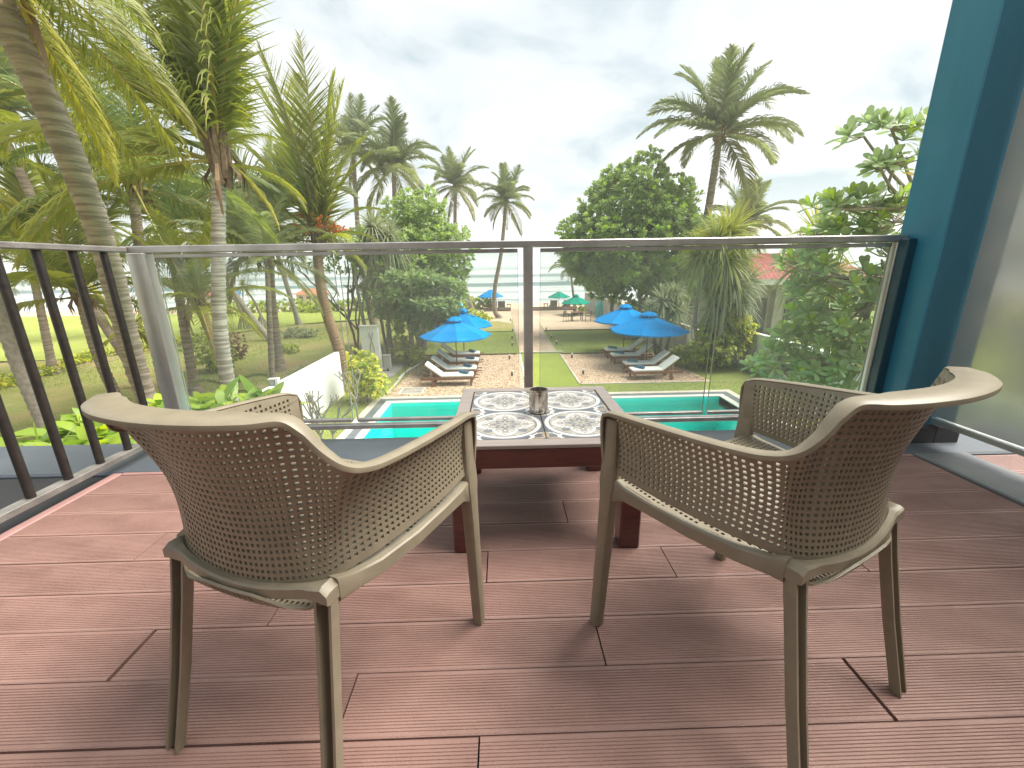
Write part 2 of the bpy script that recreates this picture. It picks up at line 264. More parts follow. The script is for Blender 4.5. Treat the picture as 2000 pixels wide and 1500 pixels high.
# ------------------------------------------------------------------ object helpers
def tag(o, label=None, cat=None, group=None, kind=None):
    if label: o['label'] = label
    if cat: o['category'] = cat
    if group: o['group'] = group
    if kind: o['kind'] = kind
    return o
def empty(name, loc, label, cat, group=None, rz=0):
    o = bpy.data.objects.new(name, None); COL.objects.link(o); o.location = loc; o.rotation_euler = (0, 0, rz); o.empty_display_size = 0.2
    return tag(o, label, cat, group)
class MB:
    def __init__(s): s.v = []; s.f = []; s.sm = []
    def add(s, vs, fs, smooth=False):
        b = len(s.v); s.v += [tuple(p) for p in vs]
        for f in fs: s.f.append(tuple(i + b for i in f)); s.sm.append(smooth)
        return s
    def box(s, x0, x1, y0, y1, z0, z1, mtx=None, bev=0.0):
        if bev:
            return s.bbox(x0, x1, y0, y1, z0, z1, bev, mtx)
        v = [Vector((x, y, z)) for z in (z0, z1) for y in (y0, y1) for x in (x0, x1)]
        if mtx: v = [mtx @ p for p in v]
        return s.add(v, [(0, 2, 3, 1), (4, 5, 7, 6), (0, 1, 5, 4), (2, 6, 7, 3), (0, 4, 6, 2), (1, 3, 7, 5)])
    def bbox(s, x0, x1, y0, y1, z0, z1, b, mtx=None):
        vs = []; 
        for z, ins in ((z0, b), (z0 + b, 0), (z1 - b, 0), (z1, b)):
            X0, X1, Y0, Y1 = x0 + ins, x1 - ins, y0 + ins, y1 - ins
            c = b if ins == 0 else b * 0.6
            vs += [(X0 + c, Y0, z), (X1 - c, Y0, z), (X1, Y0 + c, z), (X1, Y1 - c, z), (X1 - c, Y1, z), (X0 + c, Y1, z), (X0, Y1 - c, z), (X0, Y0 + c, z)]
        vs = [Vector(p) for p in vs]
        if mtx: vs = [mtx @ p for p in vs]
        fs = [tuple(range(7, -1, -1)), tuple(range(24, 32))]
        for r in range(3):
            for i in range(8):
                j = (i + 1) % 8; fs.append((r * 8 + i, r * 8 + j, (r + 1) * 8 + j, (r + 1) * 8 + i))
        return s.add(vs, fs)
    def loft(s, rings, smooth=True, caps=True, closed=True):
        n = len(rings[0]); vs = [p for r in rings for p in r]; fs = []
        for i in range(len(rings) - 1):
            for j in range(n if closed else n - 1):
                k = (j + 1) % n; fs.append((i * n + j, i * n + k, (i + 1) * n + k, (i + 1) * n + j))
        s.add(vs, fs, smooth)
        if caps:
            b = len(s.v) - len(vs); s.f.append(tuple(b + j for j in range(n - 1, -1, -1))); s.sm.append(False)
            e = b + (len(rings) - 1) * n; s.f.append(tuple(e + j for j in range(n))); s.sm.append(False)
        return s
    def tube(s, pts, rad, n=8, smooth=True, caps=True):
        pts = [Vector(p) for p in pts]
        if not hasattr(rad, '__len__'): rad = [rad] * len(pts)
        rings = []; ref = None
        for i, p in enumerate(pts):
            t = (pts[min(i + 1, len(pts) - 1)] - pts[max(i - 1, 0)]).normalized()
            if ref is None: ref = Vector((1, 0, 0)) if abs(t.x) < 0.9 else Vector((0, 1, 0))
            a = t.cross(ref).normalized(); b = a.cross(t).normalized(); ref = b
            rings.append([p + (a * math.cos(2 * math.pi * j / n) + b * math.sin(2 * math.pi * j / n)) * rad[i] for j in range(n)])
        return s.loft(rings, smooth, caps)
    def lathe(s, prof, n=24, c=(0, 0, 0), smooth=True):
        rings = [[Vector((c[0] + r * math.cos(2 * math.pi * j / n), c[1] + r * math.sin(2 * math.pi * j / n), c[2] + z)) for j in range(n)] for r, z in prof]
        return s.loft(rings, smooth, True)
    def mesh(s, name):
        me = bpy.data.meshes.new(name); me.from_pydata(s.v, [], s.f)
        me.polygons.foreach_set('use_smooth', s.sm); me.update()
        if any(s.sm): me.set_sharp_from_angle(angle=R(38))
        return me
    def build(s, name, m, parent=None, loc=None):
        return link(name, s.mesh(name), m, parent, loc)
def link(name, me, m, parent=None, loc=None):
    if m is not None and not me.materials: me.materials.append(m)
    o = bpy.data.objects.new(name, me); COL.objects.link(o)
    if parent: o.parent = parent
    if loc is not None: o.location = loc
    return o
def copy_tree(o, parent=None):
    c = o.copy(); COL.objects.link(c)
    if parent: c.parent = parent
    for ch in list(o.children): copy_tree(ch, c)
    return c
def catmull(P, n):
    P = [Vector(p) for p in P]; Q = [P[0] * 2 - P[1]] + P + [P[-1] * 2 - P[-2]]; o = []
    for i in range(1, len(Q) - 2):
        for k in range(n):
            t = k / n; a, b, c, d = Q[i - 1:i + 3]
            o.append(0.5 * ((2 * b) + (c - a) * t + (2 * a - 5 * b + 4 * c - d) * t * t + (3 * b - a - 3 * c + d) * t ** 3))
    o.append(P[-1]); return o
def structure(name, mb, m): return tag(mb.build(name, m), kind='structure')

# numpy leaf builder: one n-gon outline per leaf, many leaves in one mesh
SHAPES = {
 'obovate': [(0, 0.03), (0.30, 0.13), (0.62, 0.30), (0.86, 0.28), (1.0, 0.06)],
 'lance': [(0, 0.05), (0.25, 0.42), (0.55, 0.5), (0.85, 0.25), (1.0, 0.02)],
 'blade': [(0, 0.5), (0.35, 0.45), (0.7, 0.3), (1.0, 0.02)],
}
def leaf_mesh(name, P, D, Nn, Ln, Wd, tint, shape='obovate', droop=0.0):
    """P origin, D direction, Nn leaf normal, droop bends the blade downwards; every leaf a strip of quads"""
    P, D, Nn = map(lambda a: np.asarray(a, float), (P, D, Nn)); n = len(P)
    Ln = np.broadcast_to(Ln, n); Wd = np.broadcast_to(Wd, n); tint = np.broadcast_to(tint, n); droop = np.broadcast_to(droop, n)
    D = D / np.linalg.norm(D, axis=1, keepdims=True)
    S = np.cross(D, Nn); S /= np.linalg.norm(S, axis=1, keepdims=True) + 1e-9
    sh = SHAPES[shape]; kk = len(sh); V = np.zeros((n, kk * 2, 3))
    for i, (t, ww) in enumerate(sh):
        c = P + D * (Ln * t)[:, None]; c[:, 2] -= droop * Ln * t * t
        V[:, 2 * i] = c - S * (Wd * ww)[:, None]; V[:, 2 * i + 1] = c + S * (Wd * ww)[:, None]
    F = np.array([(2 * i, 2 * i + 1, 2 * i + 3, 2 * i + 2) for i in range(kk - 1)])
    F = (F[None] + (np.arange(n) * kk * 2)[:, None, None]).reshape(-1, 4)
    me = bpy.data.meshes.new(name); me.vertices.add(n * kk * 2); me.vertices.foreach_set('co', V.ravel())
    me.loops.add(F.size); me.loops.foreach_set('vertex_index', F.ravel().astype(np.int32))
    me.polygons.add(len(F)); me.polygons.foreach_set('loop_start', np.arange(0, F.size, 4, dtype=np.int32))
    me.update(calc_edges=True)
    a = me.attributes.new('tint', 'FLOAT', 'POINT'); a.data.foreach_set('value', np.repeat(tint, kk * 2).astype(np.float32))
    return me
def unit(a): return a / (np.linalg.norm(a, axis=-1, keepdims=True) + 1e-9)
def rosettes(C, Nrm, rs, per, Ln, Wd, name, tintf, spread=(0.15, 1.1), shape='obovate', droop=0.15, jit=0.25):
    """clusters of leaves radiating from each point C around the axis Nrm"""
    C = np.asarray(C); Nrm = unit(np.asarray(Nrm)); n = len(C)
    a = unit(np.cross(Nrm, rs.normal(size=(n, 3)))); b = np.cross(Nrm, a)
    ph = (np.arange(per) * 2.399)[None] + rs.uniform(0, 6.28, (n, 1)); el = np.linspace(spread[0], spread[1], per)[None] + rs.normal(0, 0.12, (n, per))
    d = a[:, None] * (np.cos(ph) * np.sin(el))[..., None] + b[:, None] * (np.sin(ph) * np.sin(el))[..., None] + Nrm[:, None] * np.cos(el)[..., None]
    nn = Nrm[:, None] - d * np.sum(Nrm[:, None] * d, -1, keepdims=True) + rs.normal(0, jit, (n, per, 3)) * 0.4
    L = Ln * rs.uniform(0.7, 1.15, (n, per)); t = tintf(n, per, el)
    return leaf_mesh(name, np.repeat(C, per, 0), d.reshape(-1, 3), nn.reshape(-1, 3), L.ravel(), (L * Wd / Ln).ravel(), t.ravel(), shape, droop)

# ================================================================== LARGE STRUCTURE
def sheet(name, pts, z, m):
    mb = MB(); mb.add([(x, y, z) for x, y in pts], [tuple(range(len(pts)))]); return structure(name, mb, m)
rs0 = np.random.RandomState(3)
# land: one sheet, nearly flat, falling to the beach
xs = np.concatenate([np.linspace(-900, -60, 12), np.linspace(-50, 50, 51), np.linspace(60, 900, 12)])
ys = np.concatenate([[-300, -60, -10, 4.0], np.linspace(7.0, 7.9, 2), [7.97, 14.25], np.linspace(16, 43, 10), [44.5, 46, 48, 50, 53, 57, 62, 70, 80]])
mb = MB(); vs = []
for yy in ys:
    for xx in xs:
        z = G
        if yy > 46: z = G - 0.02 - (yy - 46) * 0.045
        if -6.5 > xx and 8 < yy < 46: z += 0.10 * math.sin(xx * 0.45) * math.sin(yy * 0.33)
        vs.append((xx, yy, z))
W_ = len(xs); fs = [(j * W_ + i, j * W_ + i + 1, (j + 1) * W_ + i + 1, (j + 1) * W_ + i) for j in range(len(ys) - 1) for i in range(W_ - 1)
                    if not (abs(ys[j] - 7.97) < 0.01 and -4.1 < xs[i] and xs[i + 1] < 8.1 )]
mb.add(vs, fs, True); structure('ground', mb, M['terrain'])
sheet('beach_sand', [(-300, 46.2), (300, 46.2), (300, 80), (-300, 80)], 0, M['sand'])
bpy.data.objects['beach_sand'].rotation_euler = (-math.atan(0.045), 0, 0); bpy.data.objects['beach_sand'].location = (0, 0, G + 0.02 + 46 * 0.045)
# sea
ys = np.concatenate([np.linspace(54, 140, 87), np.linspace(142, 420, 120), np.geomspace(430, 9000, 30)])
xs = np.concatenate([np.linspace(-6000, -220, 14), np.linspace(-200, 200, 101), np.linspace(220, 6000, 14)])
X, Y = np.meshgrid(xs, ys)
def ridge(Y, c, wd, h): d = Y - c; return h * np.exp(-(d / np.where(d < 0, wd * 0.5, wd)) ** 2)
wob = 3 * np.sin(X * 0.03) + 2 * np.sin(X * 0.071 + 1.3)
Z = np.full_like(X, G - 0.62)
Z += ridge(Y + wob, 118, 5, 0.75) * (0.8 + 0.3 * np.sin(X * 0.05)) + ridge(Y + wob * 2, 205, 10, 0.9) + ridge(Y + wob * 2, 300, 12, 1.9) * (0.75 + 0.35 * np.sin(X * 0.02 + 2))
Z += 0.05 * np.sin(Y * 1.3 + X * 0.2) + 0.04 * np.sin(X * 0.5 + Y * 0.7)
foam = np.interp(Y + wob, [50, 58, 66, 69, 72, 84, 88, 92, 110, 113, 120, 123, 140, 148, 156, 180, 198, 212, 217, 248, 262, 280, 305, 318, 9000],
                 [0.2, 0.5, 0.5, 0.25, 0.5, 0.5, 0.30, 0.5, 0.48, 0.0, 0.0, 0.42, 0.45, 0.22, 0.42, 0.42, 0.12, 0.10, 0.42, 0.42, 0.18, 0.55, 0.5, 0.03, 0.0])
W_ = len(xs); me = bpy.data.meshes.new('sea')
me.from_pydata(np.stack([X, Y, Z], -1).reshape(-1, 3).tolist(), [], [(j * W_ + i, j * W_ + i + 1, (j + 1) * W_ + i + 1, (j + 1) * W_ + i) for j in range(len(ys) - 1) for i in range(W_ - 1)])
a = me.attributes.new('foam', 'FLOAT', 'POINT'); a.data.foreach_set('value', foam.ravel().astype(np.float32))
me.polygons.foreach_set('use_smooth', [True] * len(me.polygons)); tag(link('sea', me, M['sea']), kind='structure')

# garden sheets
sheet('garden_lawn', [(-6.0, 7.2), (12, 7.2), (12, 20), (8.75, 20.6), (8.75, 30.3), (-7, 30.3), (-6.6, 20.5)], G + 0.004, M['lawn'])
bpy.data.meshes  # the pool opening is cut below by building the lawn as strips
bpy.data.objects.remove(bpy.data.objects['garden_lawn'])
mbl = MB(); z = G + 0.004
for x0, x1, y0, y1 in ((-6.0, -4.755, 2.6, 14.95), (8.405, 12, 2.6, 14.95), (-6.0, 12, 14.95, 20.0), (-5.9, 8.75, 20.0, 30.25)):
    mbl.add([(x0, y0, z), (x1, y0, z), (x1, y1, z), (x0, y1, z)], [(0, 1, 2, 3)])
structure('garden_lawn', mbl, M['lawn'])
sheet('lawn_strip_bright', [(1.02, 15.0), (2.98, 15.0), (2.98, 22.3), (1.02, 22.3)], G + 0.009, M['lawnN'])
sheet('sand_terrace', [(3.0, 30.3), (8.7, 30.3), (8.7, 46.3), (-6, 46.3), (-6, 38), (-3, 35.5), (-0.5, 36.2), (0.65, 34.5), (0.72, 37), (2.95, 37)], G + 0.013, M['sand'])
sheet('garden_path', [(0.85, 22.55), (2.9, 22.55), (2.9, 46.5), (0.75, 46.5)], G + 0.018, M['pathm'])
sheet('left_gravel_bed', [(-4.45, 15.0), (0.82, 15.0), (0.82, 22.2), (-4.3, 22.2), (-4.0, 20)], G + 0.010, M['gravel'])
sheet('right_gravel_bed', [(3.06, 16.2), (8.3, 16.2), (7.95, 22.0), (3.06, 22.0)], G + 0.010, M['gravel'])
kb = MB()
for x0, x1, y0, y1 in ((0.82, 0.90, 15.0, 22.2), (2.98, 3.06, 16.2, 22.0), (3.06, 8.3, 16.12, 16.2), (-4.5, -4.42, 15.0, 19.6)):
    kb.box(x0, x1, y0, y1, G - 0.1, G + 0.035)
kb.box(0.90, 3.2, 22.35, 22.5, G - 0.1, G + 0.10)
structure('bed_kerbs', kb, M['beige'])
tb = MB(); tb.box(-5.9, 0.70, 22.25, 22.31, G - 0.1, G + 0.07).box(3.0, 7.9, 22.05, 22.11, G - 0.1, G + 0.06).box(2.96, 8.7, 30.22, 30.30, G - 0.1, G + 0.08).box(-5.9, 0.7, 30.22, 30.28, G - 0.1, G + 0.05)
structure('timber_bed_edging', tb, M['timber'])
# coping bands round the pool
def frame_band(mb, x0, x1, y0, y1, wd, z0, z1):
    mb.box(x0, x1, y1 - wd, y1, z0, z1).box(x0, x1, y0, y0 + wd, z0, z1).box(x0, x0 + wd, y0 + wd, y1 - wd, z0, z1).box(x1 - wd, x1, y0 + wd, y1 - wd, z0, z1)
mb = MB(); frame_band(mb, -4.75, 8.40, 7.2, 14.95, 0.24, G - 0.3, G + 0.030); structure('pool_outer_coping', mb, M['beige'])
mb = MB(); frame_band(mb, -4.51, 8.16, 7.44, 14.71, 0.28, G - 0.3, G + 0.022); structure('pool_slate_coping', mb, M['slate'])
mb = MB(); frame_band(mb, -4.23, 7.88, 7.72, 14.43, 0.22, G - 0.3, G + 0.034); structure('pool_white_coping', mb, M['whitec'])
mb = MB(); mb.box(-4.04, 7.69, 7.9, 14.24, G - 1.35, G - 1.3).box(-4.04, -4.0, 7.9, 14.24, G - 1.3, G + 0.0).box(7.66, 7.7, 7.9, 14.24, G - 1.3, G).box(-4.0, 7.66, 14.2, 14.24, G - 1.3, G).box(-4.0, 7.66, 7.9, 7.94, G - 1.3, G)
structure('pool_basin', mb, M['basin'])
nx, ny = 60, 32; vs = []
for j in range(ny + 1):
    for i in range(nx + 1):
        x = -4.0 + 11.66 * i / nx; y = 7.94 + 6.26 * j / ny
        vs.append((x, y, G - 0.10 + 0.006 * math.sin(x * 5 + y * 3) * math.cos(y * 4.2 - x)))
mb = MB().add(vs, [(j * (nx + 1) + i, j * (nx + 1) + i + 1, (j + 1) * (nx + 1) + i + 1, (j + 1) * (nx + 1) + i) for j in range(ny) for i in range(nx)], True)
structure('pool_water', mb, M['water'])
sheet('neighbour_lawn', [(-60, 21.5), (-24, 22.6), (-22.6, 24.5), (-21, 30), (-17, 36), (-7, 42), (-7, 46), (-60, 46)], G + 0.115, M['lawnB'])
sheet('right_neighbour_lawn', [(11.1, 8), (40, 8), (40, 46), (8.95, 46), (8.95, 20.7), (11.1, 19.6)], G + 0.02, M['lawn'])

# ---- boundary walls (things)
mb = MB(); mb.box(-6.26, -6.1, 6.0, 15.5, G - 0.3, -2.06); w1 = mb.build('boundary_wall', M['wall'])
tag(w1, 'white garden wall running beside the pool on the left, next to the palms', 'wall')
mb = MB(); mb.box(8.8, 8.96, 19.9, 46.0, G - 0.3, -2.0); w2 = mb.build('boundary_wall', M['wallgrey'])
tag(w2, 'weathered beige garden wall behind the right blue umbrellas', 'wall')
mb = MB(); mb.box(10.95, 11.1, 6.0, 19.75, G - 0.3, -2.12); mb.box(10.92, 11.13, 6.0, 19.78, -2.12, -2.07); mb.box(8.96, 10.95, 19.6, 19.75, G - 0.3, -2.12)
w3 = mb.build('boundary_wall', M['wall']); tag(w3, 'white rendered wall behind the large leaved tree at right', 'wall')
# gate pillar with twisted ornament
gp = empty('gate_pillar', (-6.1, 19.2, G), 'white gate pillar with a twisted ornament behind the yellow bush', 'pillar')
MB().box(-0.35, 0.42, -0.15, 0.15, 0, 2.05).build('pillar_body', M['wall'], gp); MB().box(-0.39, 0.46, -0.19, 0.19, 2.05, 2.11).build('cap', M['whitec'], gp)
mb = MB()
for s in (-1, 1): mb.tube([(0.12 + s * 0.09 * math.sin(t * 4.4), -0.165, 0.55 + t * 1.25) for t in np.linspace(0, 1, 16)], 0.018, 6)
mb.build('ornament', M['ornament'], gp)
eb = empty('meter_box', (-5.35, 19.0, G), 'small grey meter box standing at the foot of the gate pillar', 'box')
MB().box(-0.16, 0.16, -0.1, 0.1, 0.15, 0.75, bev=0.015).build('box_body', M['box'], eb); MB().box(-0.03, 0.03, -0.03, 0.03, 0, 0.15).build('stand', M['iron'], eb); MB().box(-0.18, 0.18, -0.12, 0.12, 0.75, 0.78).build('lid', M['box'], eb)
ln = empty('wall_lantern', (-6.19, 11.0, -2.06), 'small pale lantern on top of the left white wall', 'lantern')
mb = MB(); mb.box(-0.07, 0.07, -0.07, 0.07, 0.02, 0.17, bev=0.02); mb.build('glass_body', M['box'], ln); MB().box(-0.09, 0.09, -0.09, 0.09, 0.17, 0.19).build('cap', M['whitec'], ln); MB().box(0.10, 0.17, -0.07, 0.07, 0.0, 0.2).build('bracket', M['wall'], ln)
# paving by the gate, drain covers
pv = empty('gate_paving', (-5.3, 18.9, G + 0.02), 'grey paving slabs between the gate pillar and the gravel', 'paving')
for j in range(3):
    MB().box(-0.55, 0.45, -1.0 + j * 0.86, -0.18 + j * 0.86, -0.02, 0.012, bev=0.006).build('slab', M['pave'], pv)
mh = empty('drain_cover', (-3.57, 15.7, G + 0.012), 'square drain cover with white rim set in the left gravel', 'drain cover')
mb = MB(); frame_band(mb, -0.46, 0.46, -0.42, 0.42, 0.06, -0.02, 0.02); mb.build('rim', M['whitec'], mh); MB().box(-0.4, 0.4, -0.36, 0.36, -0.02, 0.012).build('plate', M['pave'], mh)
dc = MB().box(-0.52, 0.52, -0.35, 0.22, -0.02, 0.015, bev=0.006).build('stepping_slab', M['pave'], loc=(-0.85, 15.5, G + 0.012)); tag(dc, 'pale concrete slab in the left gravel beside the pool edge', 'slab')

# ================================================================== BALCONY
structure('balcony_slab', MB().box(-1.95, 3.9, -2.2, 1.90, -0.30, -0.045), M['void'])
structure('concrete_ledge', MB().box(-6.0, 2.95, 1.915, 2.292, -0.34, -0.002, bev=0.01), M['ledge'])
structure('dark_side_roof', MB().box(-6.0, -1.96, -2.2, 1.912, -0.32, -0.02), M['darkroof'])
structure('side_sill', MB().box(2.05, 2.31, -1.2, 1.90, -0.044, 0.012, bev=0.006), M['sill'])
structure('deck_edge_board', MB().box(-1.915, -1.872, -1.2, 1.905, -0.044, 0.003, bev=0.004).box(-1.87, 2.045, 1.888, 1.911, -0.044, 0.003, bev=0.004), M['decktrim'])
# deck boards: grooved profile
edges = [1.885, 1.7095, 1.5595, 1.4075, 1.2500, 1.1010, 0.9580, 0.8065, 0.6545, 0.5030, 0.352, 0.201, 0.050, -0.101, -0.252, -0.403, -0.554, -0.705, -0.856, -1.007, -1.158]
joints = {2: [0.232], 3: [-1.28], 4: [-0.069, 0.53, 1.146], 5: [-0.673], 6: [-0.977, 0.236], 7: [-0.371, 0.822], 8: [-0.068, 1.3], 9: [-1.0, 0.6], 10: [-0.4, 1.2], 11: [0.1], 12: [-1.1, 0.8]}
def board_mesh(L, W, ribs=19):
    prof = [(0, -0.022), (0, -0.002), (0.003, 0.0)]
    a, b = 0.009, W - 0.009; p = (b - a) / ribs
    for i in range(ribs):
        x = a + i * p; prof += [(x, 0.0), (x + p * 0.16, -0.0018), (x + p * 0.40, -0.0018), (x + p * 0.56, 0.0)]
    prof += [(W - 0.003, 0.0), (W, -0.002), (W, -0.022)]
    n = len(prof); vs = [(x, y, z) for x in (0, L) for y, z in prof]
    fs = [(i, n + i, n + i + 1, i + 1) for i in range(n - 1)] + [tuple(range(n)), tuple(range(2 * n - 1, n - 1, -1))]
    return MB().add(vs, fs)
deck = empty('timber_deck', (0, 0, 0), 'red brown grooved composite deck under the two chairs', 'deck')
deck['kind'] = 'structure'; del deck['category']; del deck['label']
for i in range(len(edges) - 1):
    y1, y0 = edges[i], edges[i + 1]; cuts = [-1.868] + joints.get(i, []) + [2.045]
    for a, b in zip(cuts[:-1], cuts[1:]):
        g = 0.0030 if i > 0 else 0.002
        wj = 0.006 if (i, a) in ((6, -.977), (7, .822)) else 0.0; o = board_mesh(b - a - 0.004 - wj, y1 - y0 - g).build('deck_board', M['deck'], deck, (a + 0.002 + wj, y0 + g / 2, rnd.uniform(-0.0012, 0.0012)))
        if i in (6, 7) and (a < -1.5 or a > 0.5): o.rotation_euler = (0, 0, rnd.uniform(-0.0012, 0.0012))
outer = empty('neighbour_deck', (2.318, 0, 0), '', '')
for kk in ('label', 'category'):
    if kk in outer: del outer[kk]
outer['kind'] = 'structure'
for i in range(len(edges) - 1):
    y1, y0 = edges[i], edges[i + 1]
    board_mesh(1.5, y1 - y0 - 0.004).build('deck_board', M['deck'], outer, (0.005, y0, 0))
# building behind the viewer and the teal corner column
bw = empty('building_wall', (0, -1.75, 0), 'plain building wall with a glass door at the back of the balcony', 'wall')
MB().box(-2.2, -1.3, -0.12, 0.0, 0, 2.9).box(1.3, 3.9, -0.12, 0.0, 0, 2.9).box(-1.3, 1.3, -0.12, 0, 2.2, 2.9).build('wall_face', M['inner'], bw)
MB().box(-1.3, 1.3, -0.10, -0.07, 0, 2.2).build('door_glass', M['darkroof'], bw); MB().box(-1.3, -1.24, -0.11, 0.01, 0, 2.2).box(1.24, 1.3, -0.11, 0.01, 0, 2.2).box(-0.03, 0.03, -0.11, 0.01, 0, 2.2).build('door_frame', M['steel'], bw)
cl = empty('corner_column', (2.192, 2.2, 0), 'tall teal painted column at the right end of the railing', 'column')
MB().box(-0.07, 0.25, -0.11, 0.135, 0.012, 3.4, bev=0.006).build('shaft', M['teal'], cl)
MB().box(-0.12, -0.072, 0.02, 0.13, 0.0, 1.05, bev=0.004).build('low_pier', M['tealshade'], cl)
MB().box(-0.072, 0.10, -0.16, -0.112, -0.002, 0.085, bev=0.004).box(0.101, 0.23, -0.16, -0.112, -0.002, 0.085).build('plinth', M['darkroof'], cl)
# frosted side screen
fsn = empty('frosted_screen', (2.31, 0, 0), 'frosted glass side screen with a chrome bottom rail beside the teal column', 'screen')
MB().box(-0.005, 0.005, -1.2, 2.084, 0.135, 2.35).build('glass_panel', M['frost'], fsn)
MB().box(-0.022, 0.018, -1.2, 2.085, 0.098, 0.128, bev=0.004).build('bottom_rail', M['chrome'], fsn)
MB().box(-0.02, 0.02, -1.2, 2.085, 2.35, 2.39).build('top_rail', M['chrome'], fsn)
for y in (-1.15, 0.3): MB().box(-0.012, 0.012, y - 0.02, y + 0.02, 0.012, 0.098).build('foot', M['chrome'], fsn)

# front glass railing
Y0 = 2.272; Y1 = 2.322
gr = empty('glass_railing', (0, 2.297, 0), 'front balcony railing of glass panes under a dark steel handrail', 'railing')
def gbox(nm, m, *b, bev=0.0): 
    x0, x1, y0, y1, z0, z1 = b; return MB().box(x0, x1, y0 - 2.297, y1 - 2.297, z0, z1, bev=bev).build(nm, m, gr)
gbox('handrail', M['steel'], -1.93, 2.118, Y0, Y1, 1.036, 1.071, bev=0.004)
gbox('bottom_rail', M['steel'], -1.83, 2.063, Y0 + 0.005, Y1 - 0.005, 0.056, 0.083, bev=0.003)
for x0, x1 in ((-1.885, -1.80), (0.111, 0.160), (2.064, 2.116)):
    gbox('post', M['chrome'] if x0 != 0.111 else M['steel'], x0, x1, Y0 - (0.02 if x0 < -1 else 0), Y1, 0.0, 1.036, bev=0.003)
for x0, x1 in ((-1.775, -0.874), (-0.846, 0.082), (0.200, 1.146), (1.174, 2.050)):
    pn = gbox('glass_pane', M['glass'], x0, x1, 2.292, 2.302, 0.104, 1.022)
    MB().box(x0 - 0.0015, x0 - 0.0002, -0.005, 0.005, 0.104, 1.012).build('glass_edge', M['glassedge'], pn); MB().box(x1 + 0.0002, x1 + 0.0015, -0.005, 0.005, 0.104, 1.012).build('glass_edge', M['glassedge'], pn)
    gbox('pane_clip', M['steel'], x0, x1, 2.284, 2.310, 1.012, 1.031, bev=0.002)
    gbox('pane_clip', M['steel'], x0, x1, 2.284, 2.310, 0.098, 0.116, bev=0.002)
# iron side railing
ir = empty('iron_railing', (-1.91, 0, 0), 'side railing of round black iron balusters on the left', 'railing')
MB().box(-0.028, 0.028, -1.3, 2.268, 1.040, 1.066, bev=0.004).build('handrail', M['ironrail'], ir)
MB().box(-0.026, 0.026, -1.3, 2.268, 0.052, 0.082, bev=0.003).build('bottom_rail', M['ironrail'], ir)
y = 2.16
while y > -1.2:
    MB().tube([(0, y, 0.081), (0, y, 1.041)], 0.0165, 14).build('baluster', M['iron'], ir); y -= 0.1525

